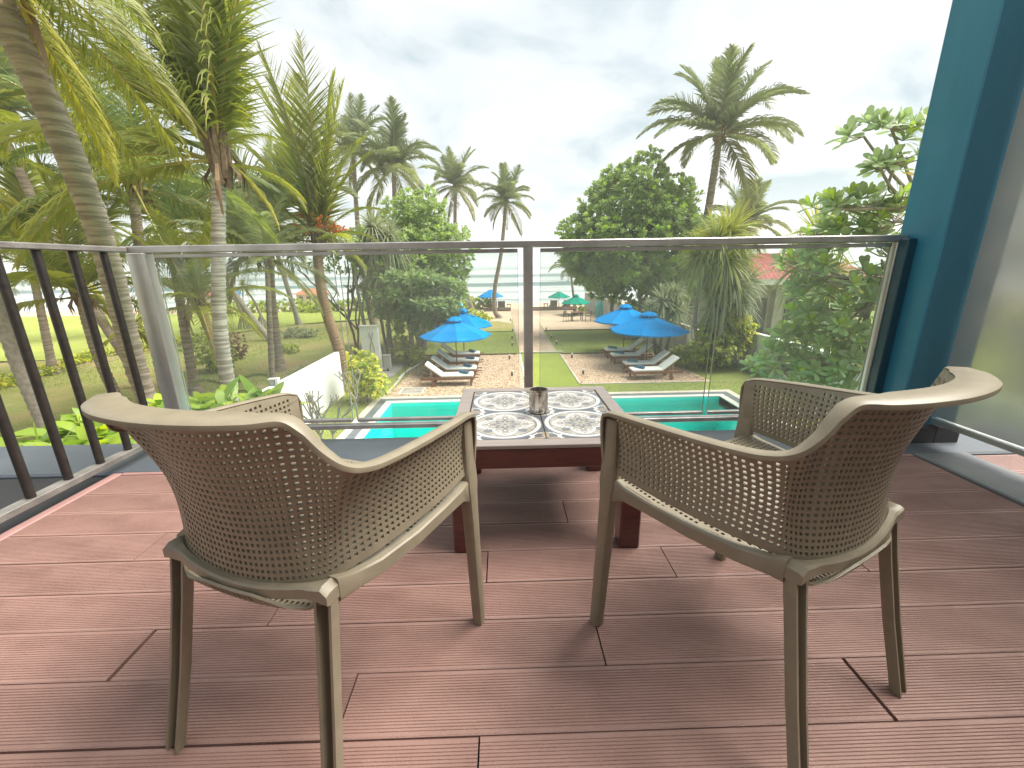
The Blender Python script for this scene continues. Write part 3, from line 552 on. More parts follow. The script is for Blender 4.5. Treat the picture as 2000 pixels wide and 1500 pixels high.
# ================================================================== CHAIRS
def chair():
    root = empty('armchair', (0, 0, 0), 'x', 'armchair', 'taupe perforated armchairs on the deck')
    top = [(.272, .236, .612), (.276, .20, .624), (.280, .10, .634), (.279, 0, .642), (.274, -.09, .650), (.268, -.14, .658), (.258, -.172, .672), (.240, -.190, .698), (.218, -.202, .732), (.195, -.214, .751), (.165, -.242, .754), (.125, -.266, .757), (.065, -.286, .7595), (0, -.292, .760)]
    bot = [(.262, .215, .472), (.262, .18, .470), (.257, .09, .466), (.243, 0, .462), (.223, -.08, .456), (.202, -.122, .449), (.186, -.146, .443), (.174, -.157, .437), (.160, -.165, .432), (.141, -.174, .428), (.114, -.181, .424), (.082, -.188, .420), (.042, -.192, .418), (0, -.194, .417)]
    full = lambda P: P + [(-x, y, z) for x, y, z in reversed(P[:-1])]
    T = catmull(full(top), 8); B = catmull(full(bot), 8)
    nT = len(T)
    # inward horizontal normal and flange width
    inw = []; wi = []
    for i in range(nT):
        t = T[min(i + 1, nT - 1)] - T[max(i - 1, 0)]; h = Vector((t.x, t.y, 0)).normalized(); nrm = Vector((h.y, -h.x, 0))
        c = Vector((0, 0.05, 0)) - Vector((T[i].x, T[i].y, 0))
        if nrm.dot(c) < 0: nrm = -nrm
        inw.append(nrm); f = min(1, max(0, (-T[i].y - 0.195) / 0.06)); wi.append(0.014 + 0.030 * f)
    S = [T[i] + inw[i] * (wi[i] - 0.004) - Vector((0, 0, 0.004)) for i in range(nT)]
    # columns at even spacing
    mid = [(S[i] + B[i]) / 2 for i in range(nT)]; acc = [0]
    for i in range(1, nT): acc.append(acc[-1] + (mid[i] - mid[i - 1]).length)
    pitch = 0.0130; nc = round(acc[-1] / pitch)
    def samp(L, s):
        i = max(k for k in range(nT) if acc[k] <= s + 1e-9); i = min(i, nT - 2); f = (s - acc[i]) / (acc[i + 1] - acc[i]); return L[i].lerp(L[i + 1], min(1, max(0, f)))
    K = 30; V = []; Hc = []; grid = {}
    for c in range(nc + 1):
        s = acc[-1] * c / nc; tp, bt = samp(S, s), samp(B, s); out_ = -samp(inw, s); hgt = (tp - bt).length; Hc.append(hgt)
        for k_ in range(K + 1):
            h = min(k_ * pitch, hgt) / hgt; p = bt.lerp(tp, h)
            sm_ = min(1, max(0, (-p.y + 0.05) / 0.2)); p = p - out_ * (0.008 + 0.014 * sm_ * sm_ * (3 - 2 * sm_)) * math.sin(math.pi * h)
            grid[c, k_] = len(V); V.append(p)
    F = []
    def cell(q, hole):
        if not hole: F.append(tuple(q)); return
        P = [V[i] for i in q]; cen = sum(P, Vector()) / 4; idx = []
        for p in P: idx.append(len(V)); V.append(cen + (p - cen) * 0.54)
        for a in range(4): b = (a + 1) % 4; F.append((q[a], q[b], idx[b], idx[a]))
    for c in range(nc):
        for k_ in range(K):
            hm = min(Hc[c], Hc[c + 1])
            if k_ * pitch >= max(Hc[c], Hc[c + 1]): continue
            q = (grid[c, k_], grid[c + 1, k_], grid[c + 1, k_ + 1], grid[c, k_ + 1])
            cell(q, (k_ + 1) * pitch < hm - 0.004 and 1 < c < nc - 2 and k_ > 0)
    me = MB().add(V, F, False).mesh('perforated_shell'); o = link('perforated_shell', me, M['chair'], root)
    md = o.modifiers.new('s', 'SOLIDIFY'); md.thickness = 0.0085; md.offset = 0
    # seat
    V = []; F = []; ix = {}; p = 0.0126
    bx = sorted([(b[1], b[0]) for b in bot]); half = lambda y: np.interp(y, [b[0] for b in bx], [b[1] for b in bx]) if y > -.15 else .186 * math.sqrt(max(.05, 1 - ((-.15 - y) / .066) ** 2))
    nxs, nys = 20, 36
    def zs(x, y):
        u = (y + .2) / .43; z = .452 - .074 * math.exp(-((u - .02) / .20) ** 2) * (1 - (x / .26) ** 2 * 0.7) - 0.010 * math.exp(-((u - .5) / .3) ** 2)
        if y > 0.2: z -= (y - 0.2) ** 2 * 18
        if y < -.185: z += .034 * ((-.185 - y) / .028) ** 2
        return z
    def vid(i, j):
        if (i, j) not in ix:
            y = -0.213 + j * p; x = i * p; h = half(min(y, .21)); x = max(-h, min(h, x)); ix[i, j] = len(V); V.append(Vector((x, y, zs(x, y))))
        return ix[i, j]
    for j in range(nys):
        for i in range(-nxs - 1, nxs + 1):
            h = min(half(-0.213 + j * p), half(-0.213 + (j + 1) * p)); hM = max(half(-0.213 + j * p), half(-0.213 + (j + 1) * p))
            if min(abs(i), abs(i + 1)) * p >= hM: continue
            q = (vid(i, j), vid(i + 1, j), vid(i + 1, j + 1), vid(i, j + 1))
            cell(q, max(abs(i), abs(i + 1)) * p < h and j < nys - 3)
    o = link('seat', MB().add(V, F, False).mesh('seat'), M['chair'], root)
    md = o.modifiers.new('s', 'SOLIDIFY'); md.thickness = 0.005; md.offset = 0
    # rim flange swept along the top, running down the front of both arms
    pre = [(.266, .228, .462), (.268, .236, .50), (.270, .2415, .55), (.271, .243, .592)]
    path = [Vector(q) for q in pre] + T + [Vector((-q[0], q[1], q[2])) for q in reversed(pre)]
    iw = [Vector((-1, 0, 0))] * 4 + inw + [Vector((1, 0, 0))] * 4; ww = [0.014] * 4 + wi + [0.014] * 4
    rings = []
    for i, q in enumerate(path):
        t = (path[min(i + 1, len(path) - 1)] - path[max(i - 1, 0)]).normalized(); I = (iw[i] - t * iw[i].dot(t)).normalized(); n = t.cross(I)
        if i >= 4 and i < 4 + nT:
            if n.z < 0: n = -n
        else:
            if n.y < 0: n = -n
        wn = ww[i]; wo = 0.009; bk = (wn - 0.014) / 0.03
        sec = [(-wn, 0.0), (-wn + 0.004, 0.003), (wo - 0.006, 0.003 + 0.001 * bk), (wo, 0.0), (wo + 0.0005, -0.004), (wo, -0.008), (wo - 0.003, -0.008), (wo - 0.004, -0.003), (-wn + 0.002, -0.004)]
        rings.append([q - I * a + n * b for a, b in sec])
    MB().loft(rings).build('rim', M['chair'], root)
    # frame: legs, side rails, back bar
    def rrect(cx, cy, cz, hx, hy, n=12, pw=0.55):
        r = []
        for k_ in range(n):
            a = 2 * math.pi * (k_ + 0.5) / n; c, s = math.cos(a), math.sin(a)
            r.append(Vector((cx + hx * math.copysign(abs(c) ** pw, c), cy + hy * math.copysign(abs(s) ** pw, s), cz)))
        return r
    for s in (1, -1):
        rg = [rrect(s * x, y, z, hx, hy) for x, y, z, hx, hy in ((.264, .218, .602, .008, .019), (.2645, .218, .53, .010, .021), (.264, .217, .475, .014, .024), (.263, .216, .440, .018, .027), (.263, .217, .405, .0175, .022), (.263, .222, .33, .017, .0195), (.264, .231, .16, .0155, .018), (.265, .239, 0.0, .0145, .0165))]
        MB().loft(rg).build('leg', M['chair'], root)
        rings = []
        for f, x, y, z, th in ((.95, .178, -.166, .438, .0), (1.05, .178, -.172, .40, 0), (1.0, .181, -.185, .33, 0), (.97, .190, -.215, .18, 0), (0.92, .203, -.256, 0.0, 0)):
            w_, d_ = 0.0175 * f, 0.0165 * f; t_ = 0.0055
            sec = [(-w_, -d_ * .75), (-w_, d_ * .2), (-w_ * .7, d_ * .75), (0, d_), (w_ * .7, d_ * .75), (w_, d_ * .2), (w_, -d_ * .75), (w_ - t_, -d_ * .75), (w_ - t_, d_ * .15), (w_ * .55, d_ * .52), (0, d_ - t_), (-w_ * .55, d_ * .52), (-w_ + t_, d_ * .15), (-w_ + t_, -d_ * .75)]
            rings.append([Vector((s * (x + a), y + b, z)) for a, b in sec])
        MB().loft(rings, smooth=True).build('leg', M['chair'], root)
        rl = []
        for x, y, z, hz, hx in ((.262, .222, .420, .042, .012), (.2625, .190, .428, .028, .012), (.262, .165, .433, .018, .012), (.257, .10, .432, .015, .011), (.246, 0, .430, .015, .011), (.224, -.09, .427, .016, .011), (.202, -.14, .426, .018, .011), (.186, -.162, .424, .024, .012)):
            rl.append([Vector((s * (x + hx * a), y, z + hz * b)) for a, b in ((-1, -.8), (-.7, -1), (.7, -1), (1, -.8), (1, .8), (.7, 1), (-.7, 1), (-1, .8))])
        MB().loft(rl).build('side_rail', M['chair'], root)
    bb = []
    for i in range(33):
        u = i / 32 * 2 - 1; x = 0.197 * u; y = -.201 + .030 * u ** 2; e_ = max(0, (abs(u) - 0.74) / 0.26); z = .438 - 0.006 * e_ - .022 * (1 - u * u) - .008 * max(0, (e_ - .7) / .3) ** 2; hz = .0125 + 0.009 * e_ ** 2; hz *= 1 - .45 * max(0, (e_ - .7) / .3) ** 2
        bb.append([Vector((x, y + (0.008 + 0.012 * e_) * a, z + hz * b)) for a, b in ((-1, -.7), (-.6, -1), (.6, -1), (1, -.7), (1, .7), (.6, 1), (-.6, 1), (-1, .7))])
    MB().loft(bb).build('back_bar', M['chair'], root)
    return root
c1 = chair(); c1.location = (-.416, .822, 0); c1.rotation_euler = (0, 0, -R(20.48))
c1['label'] = 'perforated taupe armchair left of the tile table, next to the iron railing'
c2 = copy_tree(c1); c2.location = (.586, .85, 0); c2.rotation_euler = (0, 0, R(27.74))
c2['label'] = 'perforated taupe armchair right of the tile table, next to the frosted screen'

# ================================================================== TILE TABLE
def tile_mat():
    m = bpy.data.materials.new('patterned_tile'); m.use_nodes = True; t = m.node_tree; nd = t.nodes; lk = t.links.new
    b = nd['Principled BSDF']; b.inputs['Roughness'].default_value = 0.16; b.inputs['Coat Weight'].default_value = 0.3
    tcn = nd.new('ShaderNodeTexCoord'); sp = nd.new('ShaderNodeSeparateXYZ'); lk(tcn.outputs['Object'], sp.inputs[0])
    def op(o, a, b_=None, c=None):
        n = nd.new('ShaderNodeMath'); n.operation = o
        for i, v in enumerate((a, b_, c)):
            if v is None: continue
            if hasattr(v, 'node'): lk(v, n.inputs[i])
            else: n.inputs[i].default_value = v
        return n.outputs[0]
    Hf = 0.1345
    x = op('DIVIDE', sp.outputs[0], Hf); y = op('DIVIDE', sp.outputs[1], Hf)
    r = op('SQRT', op('ADD', op('MULTIPLY', x, x), op('MULTIPLY', y, y))); th = op('ARCTAN2', y, x)
    c4 = op('COSINE', op('MULTIPLY', th, 4)); c8 = op('COSINE', op('MULTIPLY', th, 8)); s4 = op('COSINE', op('MULTIPLY', op('ADD', th, math.pi / 4), 4))
    ax, ay = op('ABSOLUTE', x), op('ABSOLUTE', y)
    def lt(a, v): return op('LESS_THAN', a, v)
    def band(v, c, wd): return lt(op('ABSOLUTE', op('SUBTRACT', v, c)), wd)
    col = None
    GREY, DARK, BEIGE, WHITE, TAN = (.135, .135, .145), (.10, .105, .12), (.29, .262, .222), (.47, .465, .455), (.27, .205, .14)
    def layer(prev, mask, c):
        mx = nd.new('ShaderNodeMix'); mx.data_type = 'RGBA'; lk(mask, mx.inputs[0])
        if isinstance(prev, tuple): mx.inputs[6].default_value = (*prev, 1)
        else: lk(prev, mx.inputs[6])
        mx.inputs[7].default_value = (*c, 1); return mx.outputs[2]
    col = BEIGE
    # spandrels outside the medallion
    col = layer(col, op('GREATER_THAN', r, 0.95), DARK)
    # corner ornament (quarter flower of four tiles)
    cx, cy = op('SUBTRACT', 1.0, ax), op('SUBTRACT', 1.0, ay); rc = op('SQRT', op('ADD', op('MULTIPLY', cx, cx), op('MULTIPLY', cy, cy))); tc_ = op('ARCTAN2', cy, cx)
    pet = op('ADD', 0.20, op('MULTIPLY', 0.13, op('COSINE', op('MULTIPLY', tc_, 4))))
    col = layer(col, lt(rc, op('ADD', pet, 0.03)), GREY); col = layer(col, lt(rc, pet), TAN); col = layer(col, lt(rc, 0.06), DARK)
    diag = op('ABSOLUTE', op('SUBTRACT', cx, cy))
    col = layer(col, op('MULTIPLY', band(rc, 0.37, 0.028), lt(diag, 0.30)), WHITE)
    # ribbon that leaves the circle and crosses to the neighbour
    rib = op('MULTIPLY', band(op('SUBTRACT', ax, op('MULTIPLY', 0.06, op('SINE', op('MULTIPLY', ay, 16)))), 0.62, 0.05), op('GREATER_THAN', r, 0.93))
    col = layer(col, rib, WHITE)
    rib = op('MULTIPLY', band(op('SUBTRACT', ay, op('MULTIPLY', 0.06, op('SINE', op('MULTIPLY', ax, 16)))), 0.62, 0.035), op('GREATER_THAN', r, 0.93))
    col = layer(col, rib, BEIGE)
    # ring
    col = layer(col, band(r, 0.90, 0.085), GREY); col = layer(col, band(r, 0.905, 0.055), WHITE)
    # lobed white scrolls, two concentric wobbling lines
    l1 = op('ADD', 0.60, op('MULTIPLY', 0.11, c4)); col = layer(col, band(r, l1, 0.060), WHITE)
    l2 = op('ADD', 0.58, op('MULTIPLY', 0.10, c8)); col = layer(col, op('MULTIPLY', band(r, l2, 0.020), lt(c4, 0.5)), GREY)
    # small loops inside the lobes
    for (u, v, rr) in ((0.52, 0.17, 0.085), (0.17, 0.52, 0.085), (0.70, 0.0, 0.07), (0.0, 0.70, 0.07)):
        a = op('SUBTRACT', ax, u); bq = op('SUBTRACT', ay, v); d = op('SQRT', op('ADD', op('MULTIPLY', a, a), op('MULTIPLY', bq, bq)))
        col = layer(col, lt(d, rr), WHITE); col = layer(col, lt(d, rr * 0.55), BEIGE)
    for (rad_, off, rr) in ((0.44, 0.0, .05), (0.44, math.pi / 4, .035), (0.79, math.pi / 8, .03)):
        n8 = 8 if off == math.pi / 8 else 4; sec_ = 2 * math.pi / n8; tm = op('SUBTRACT', op('PINGPONG', op('ADD', th, off), sec_ / 2), 0.0)
        a = op('SUBTRACT', op('MULTIPLY', r, op('COSINE', tm)), rad_); bq = op('MULTIPLY', r, op('SINE', tm)); d = op('SQRT', op('ADD', op('MULTIPLY', a, a), op('MULTIPLY', bq, bq)))
        col = layer(col, lt(d, rr * 1.5), GREY if rr > .04 else WHITE); col = layer(col, lt(d, rr * .8), WHITE if rr > .04 else GREY)
    # dark diagonal leaves
    dd = op('ABSOLUTE', op('SUBTRACT', ax, ay)); sm_ = op('ADD', ax, ay)
    lf = op('MULTIPLY', lt(dd, op('MULTIPLY', 0.16, op('ABSOLUTE', op('COSINE', op('MULTIPLY', sm_, 7))))), band(sm_, 0.88, 0.19))
    col = layer(col, lf, GREY)
    # centre rosette
    cen = op('ADD', 0.26, op('MULTIPLY', 0.06, c8)); col = layer(col, lt(r, op('ADD', cen, 0.045)), GREY); col = layer(col, lt(r, op('ADD', 0.18, op('MULTIPLY', 0.075, c8))), BEIGE)
    col = layer(col, lt(r, 0.05), GREY)
    nz = nd.new('ShaderNodeTexNoise'); nz.inputs['Scale'].default_value = 60; mr = nd.new('ShaderNodeMapRange'); mr.inputs[3].default_value = 0.86; mr.inputs[4].default_value = 1.1; lk(nz.outputs[0], mr.inputs[0])
    mu = nd.new('ShaderNodeMix'); mu.data_type = 'RGBA'; mu.blend_type = 'MULTIPLY'; mu.inputs[0].default_value = 1; lk(col, mu.inputs[6]); lk(mr.outputs[0], mu.inputs[7])
    lk(mu.outputs[2], b.inputs['Base Color']); return m
M['tile'] = tile_mat()
tb = empty('tile_table', (.135, 1.56, 0), 'low mahogany table with a grey and white tiled top between the chairs', 'table')
hw = 0.325
for a, b, c_, d in ((-hw, hw, -hw, -hw + .050), (-hw, hw, hw - .050, hw), (-hw, -hw + .050, -hw + .050, hw - .050), (hw - .050, hw, -hw + .050, hw - .050)):
    MB().box(a, b, c_, d, 0.386, 0.400, bev=0.002).build('top_border', M['ttop'], tb)
for a, b, c_, d in ((-hw + .002, hw - .002, -hw + .002, -hw + .026), (-hw + .002, hw - .002, hw - .026, hw - .002), (-hw + .002, -hw + .026, -hw + .026, hw - .026), (hw - .026, hw - .002, -hw + .026, hw - .026)):
    MB().box(a, b, c_, d, 0.318, 0.3855, bev=0.002).build('apron', M['mahog'], tb)
for s in (-1, 1):
    for t in (-1, 1):
        cx, cy = s * (hw - .064), t * (hw - .064); MB().box(cx - (.012 if s > 0 else .058), cx + (.058 if s > 0 else .008), cy - (.012 if t > 0 else .058), cy + (.058 if t > 0 else .012), 0, 0.317, bev=0.005).build('leg', M['mahog'], tb)
tme = MB().box(-0.1345, 0.1345, -0.1345, 0.1345, -0.008, 0.0, bev=0.001).mesh('tile')
MB().box(-.274, .274, -.274, .274, 0.374, 0.390).build('tile_bed', M['darkwood'], tb)
for s in (-1, 1):
    for t in (-1, 1): link('tile', tme, M['tile'], tb, (s * 0.1357, t * 0.1357, 0.3985))
# mercury glass tumbler
def mercury():
    m = mat('mercury_glass', (0.62, 0.58, 0.52), (0.20, 0.17, 0.14), rough=0.18, scale=55, metal=0.9, lo=0.45, hi=0.68, bump=0.5, bscale=70, bdist=0.004, stretch=(1, 1, 0.35)); return m
M['merc'] = mercury()
tu = empty('candle_holder', (.130, 1.545, 0.399), 'silvery mercury glass candle holder on the tiled table', 'candle holder')
n_ = 48; rings = []
for r_, z_, fl in ((0.026, 0.0, 0), (0.031, 0.003, 0.3), (0.0345, 0.018, 1), (0.0355, 0.05, 1), (0.035, 0.078, 1), (0.0345, 0.086, 0), (0.0355, 0.092, 0), (0.0345, 0.094, 0), (0.032, 0.093, 0), (0.031, 0.05, 0), (0.030, 0.012, 0), (0.001, 0.011, 0)):
    rings.append([Vector(((r_ + fl * 0.0012 * math.cos(12 * 2 * math.pi * j / n_)) * math.cos(2 * math.pi * j / n_), (r_ + fl * 0.0012 * math.cos(12 * 2 * math.pi * j / n_)) * math.sin(2 * math.pi * j / n_), z_)) for j in range(n_)])
MB().loft(rings).build('glass_cup', M['merc'], tu)
MB().tube([(-0.0, 0.0, 0.012), (0.0, 0.0, 0.035)], 0.018, 16).build('candle', M['cushion'], tu)
exec_rest = True

# ================================================================== HOUSES
hs = empty('neighbour_house', (15.5, 26, G), 'low house with a red tiled roof behind the right garden wall', 'house')
MB().box(-0.6, 7, 0.6, 9, 0, 3.35).build('wall', M['housew'], hs)
MB().box(1.3, 1.9, 0.1, 0.6, 0, 3.2).box(-1.1, -0.6, -0.1, 0.6, 0, 3.2).build('veranda_post', M['housew'], hs)
MB().box(2.3, 3.3, 0.53, 0.6, 0, 2.4).box(0.0, 1.1, 0.53, 0.6, 0, 2.4).build('door', M['doorg'], hs)
MB().box(-1.6, 7.2, -0.55, -0.48, 3.25, 3.6).build('fascia', M['wall'], hs)
for r_ in range(9):
    y0 = -0.62 + r_ * 0.42; z0 = 3.58 + r_ * 0.165
    mb = MB(); n = 30; vs = []
    for i in range(n * 2 + 1):
        x = -1.7 + r_ * 0.26 + (9.0 - r_ * 0.5) * i / (2 * n); zz = 0.045 * (i % 2)
        vs += [(x, y0, z0 + zz), (x, y0 + 0.46, z0 + 0.19 + zz)]
    mb.add(vs, [(2 * i, 2 * i + 2, 2 * i + 3, 2 * i + 1) for i in range(2 * n)]); mb.build('tile_row', M['roof'], hs)
    mb = MB(); vs = []
for i in range(14):
    y0 = 0; MB().add([(-1.7 + 0.0, -0.6, 3.6), (-1.7, 9, 3.6), (0.4, 4.2, 5.2), (0.4, 3.2, 5.1)], [(0, 3, 2, 1)])
MB().add([(-1.7, -0.6, 3.58), (-1.7, 9.6, 3.58), (0.5, 5.6, 5.1), (0.5, 3.2, 5.1), (7, 3.2, 5.1), (7, 5.6, 5.1), (7.2, 9.6, 3.58)], [(0, 3, 2, 1), (1, 2, 5, 6), (2, 3, 4, 5)]).build('roof_back', M['roofo'], hs)
fh = empty('far_house', (-27.9, 62, G - 0.4), 'far cream beach house beyond the palms at left', 'house'); fh.scale = (.62, .62, .62)
MB().box(-2.5, 3.2, 0, 4, 0, 2.3).build('wall', M['housec'], fh); MB().add([(-3, -0.5, 2.3), (3.7, -0.5, 2.3), (3.7, 4.5, 2.3), (-3, 4.5, 2.3), (-1, 2, 3.5), (2, 2, 3.5)], [(0, 1, 5, 4), (1, 2, 5), (2, 3, 4, 5), (3, 0, 4)]).build('roof', M['roofo'], fh)
for i in range(3): MB().box(-1.9 + i * 1.7, -1.0 + i * 1.7, -0.04, 0.0, 0.8, 1.8).build('window', M['doorg'], fh)
for (px_, m_, lb) in ((-38.5, 'blue', 'small far hut with a blue roof beyond the left lawn'), (-41.5, 'roof', 'small far hut with a red roof beyond the left lawn')):
    b = empty('beach_hut', (px_, 60, G - 0.4), lb, 'hut'); MB().box(-1.1, 1.1, 0, 2, 0, 1.6).build('wall', M['housew'], b)
    MB().add([(-1.4, -0.4, 1.6), (1.4, -0.4, 1.6), (1.4, 2.4, 1.6), (-1.4, 2.4, 1.6), (-1.0, 1, 2.5), (1.0, 1, 2.5)], [(0, 1, 5, 4), (1, 2, 5), (2, 3, 4, 5), (3, 0, 4)]).build('roof', M[m_], b)

# ================================================================== PALMS
def frond_mesh(name, e0, bend, hang, near, seed, L=4.5, side=0.62, dry=0.0, vshape=0.25, curl=0.0):
    """one feather frond growing from the origin along +X; e0 start elevation, bend total drop in degrees"""
    rr = random.Random(seed); n = 24; pts = []; p = Vector((0, 0, 0))
    for i in range(n + 1):
        pts.append(p.copy()); s = i / n; el = R(e0 - bend * s ** 1.35); yaw = curl * s * s
        p = p + Vector((math.cos(el) * math.cos(yaw), math.cos(el) * math.sin(yaw), math.sin(el))) * (L / n)
    mb = MB(); mb.tube(pts, [0.035 * (1 - 0.85 * i / n) + (0.03 if i < 2 else 0) for i in range(n + 1)], 5)
    nv0 = len(mb.v)
    P, D, NN, LL, WW, T, DR = [], [], [], [], [], [], []
    npair = 84 if near else 60; seg = 5 if near else 3
    V = []; F = []; tin = []
    for i in range(npair):
        s = 0.10 + 0.90 * (i + rr.random() * 0.5) / npair; fi = min(n - 1, int(s * n)); q = pts[fi].lerp(pts[fi + 1], s * n - fi)
        t = (pts[fi + 1] - pts[fi]).normalized(); sd = t.cross(Vector((0, 0, 1)))
        sd = sd.normalized() if sd.length > 0.05 else Vector((0, 1, 0)); un = sd.cross(t).normalized()
        ln0 = L * ((0.255 if e0 > 76 and bend < 32 else 0.205) if near else 0.275) * (0.30 + 0.70 * math.sin(math.pi * min(1, (s * 0.92 + 0.13))) ** 0.8) * (1 if s < 0.9 else 1 - (s - 0.9) * 4)
        for sg in (1, -1):
            ang = R(64 - 34 * s + rr.uniform(-7, 7)); ln = ln0 * rr.uniform(0.82, 1.1)
            d = (sd * sg * math.sin(ang) + t * math.cos(ang) + un * vshape * rr.uniform(0.4, 1.3)).normalized()
            wd = (0.030 if near else 0.080) * rr.uniform(0.75, 1.2) * (1 - 0.3 * s); pos = q.copy(); b = len(V)
            h = hang * rr.uniform(0.7, 1.25); tw = t * 0.55 + un * rr.uniform(0.2, 0.8)
            for k_ in range(seg + 1):
                f = k_ / seg; ww = wd * (0.65 + 0.35 * f if f < 0.4 else (1 - f) * 1.5 + 0.02) if f < 1 else 0.002
                wdv = (tw - d * tw.dot(d)).normalized() * min(ww, wd)
                V += [pos - wdv, pos + wdv]; tin += [max(0, min(1, dry + 0.45 * f * f * rr.random() + (0.5 * max(0, s - 0.75))))] * 2
                pos = pos + d * (ln / seg); d = (d + Vector((0, 0, -1)) * h * (0.5 + f) / seg * 2.2).normalized()
            for k_ in range(seg): F.append((b + 2 * k_, b + 2 * k_ + 1, b + 2 * k_ + 3, b + 2 * k_ + 2))
    nf0 = len(mb.f); mb.add(V, F, False); me = mb.mesh(name)
    a = me.attributes.new('tint', 'FLOAT', 'POINT'); a.data.foreach_set('value', np.array([0.85] * nv0 + tin, dtype=np.float32))
    me.polygons.foreach_set('material_index', [0 if i >= nf0 else 1 for i in range(len(me.polygons))])
    return me
FR = {}
KINDS = {  # start elevation, bend, leaflet hang
 'spear': (86, 10, 0.05), 'weep': (79, 26, 1.1), 'up': (74, 42, 0.45), 'arch': (52, 78, 0.55), 'out': (26, 72, 0.75), 'low': (-4, 62, 0.9), 'hang': (-42, 42, 0.9), 'stiff': (81, 20, 0.10), 'flat': (14, 40, 1.1)}
def frond(kind, near, var, pal):
    k = (kind, near, var, pal)
    if k not in FR:
        e0, be, hg = KINDS[kind]; me = frond_mesh('frond', e0 + var * 4 - 4, be + var * 9 - 9, hg, near, hash(kind) % 97 + var * 13 if False else (len(FR) * 17 + 5), dry={'hang': 0.45, 'low': 0.2}.get(kind, 0.05), curl=(var - 1) * 0.25)
        me.materials.append(M[pal]); me.materials.append(M['rachis']); FR[k] = me
    return FR[k]
def trunk_mesh(path, r0, r1, flare=1.5, ring=0.11, seed=1):
    rr = random.Random(seed); pts = catmull(path, 14); n = 14; rings = []; L = 0; ref = Vector((0, 1, 0))
    for i, p in enumerate(pts):
        t = (pts[min(i + 1, len(pts) - 1)] - pts[max(i - 1, 0)]).normalized(); f = i / (len(pts) - 1)
        a = t.cross(ref).normalized(); b = a.cross(t).normalized(); rad = r0 + (r1 - r0) * f + r0 * (flare - 1) * max(0, 1 - f * 7) ** 2
        for dz, k_ in ((0, 1.05), (0.5, 0.95)):
            q = p + ((pts[min(i + 1, len(pts) - 1)] - p) * dz); 
            rings.append([q + (a * math.cos(6.2832 * j / n) + b * math.sin(6.2832 * j / n)) * rad * k_ * rr.uniform(0.96, 1.04) for j in range(n)])
            if i == len(pts) - 1: break
    return MB().loft(rings)
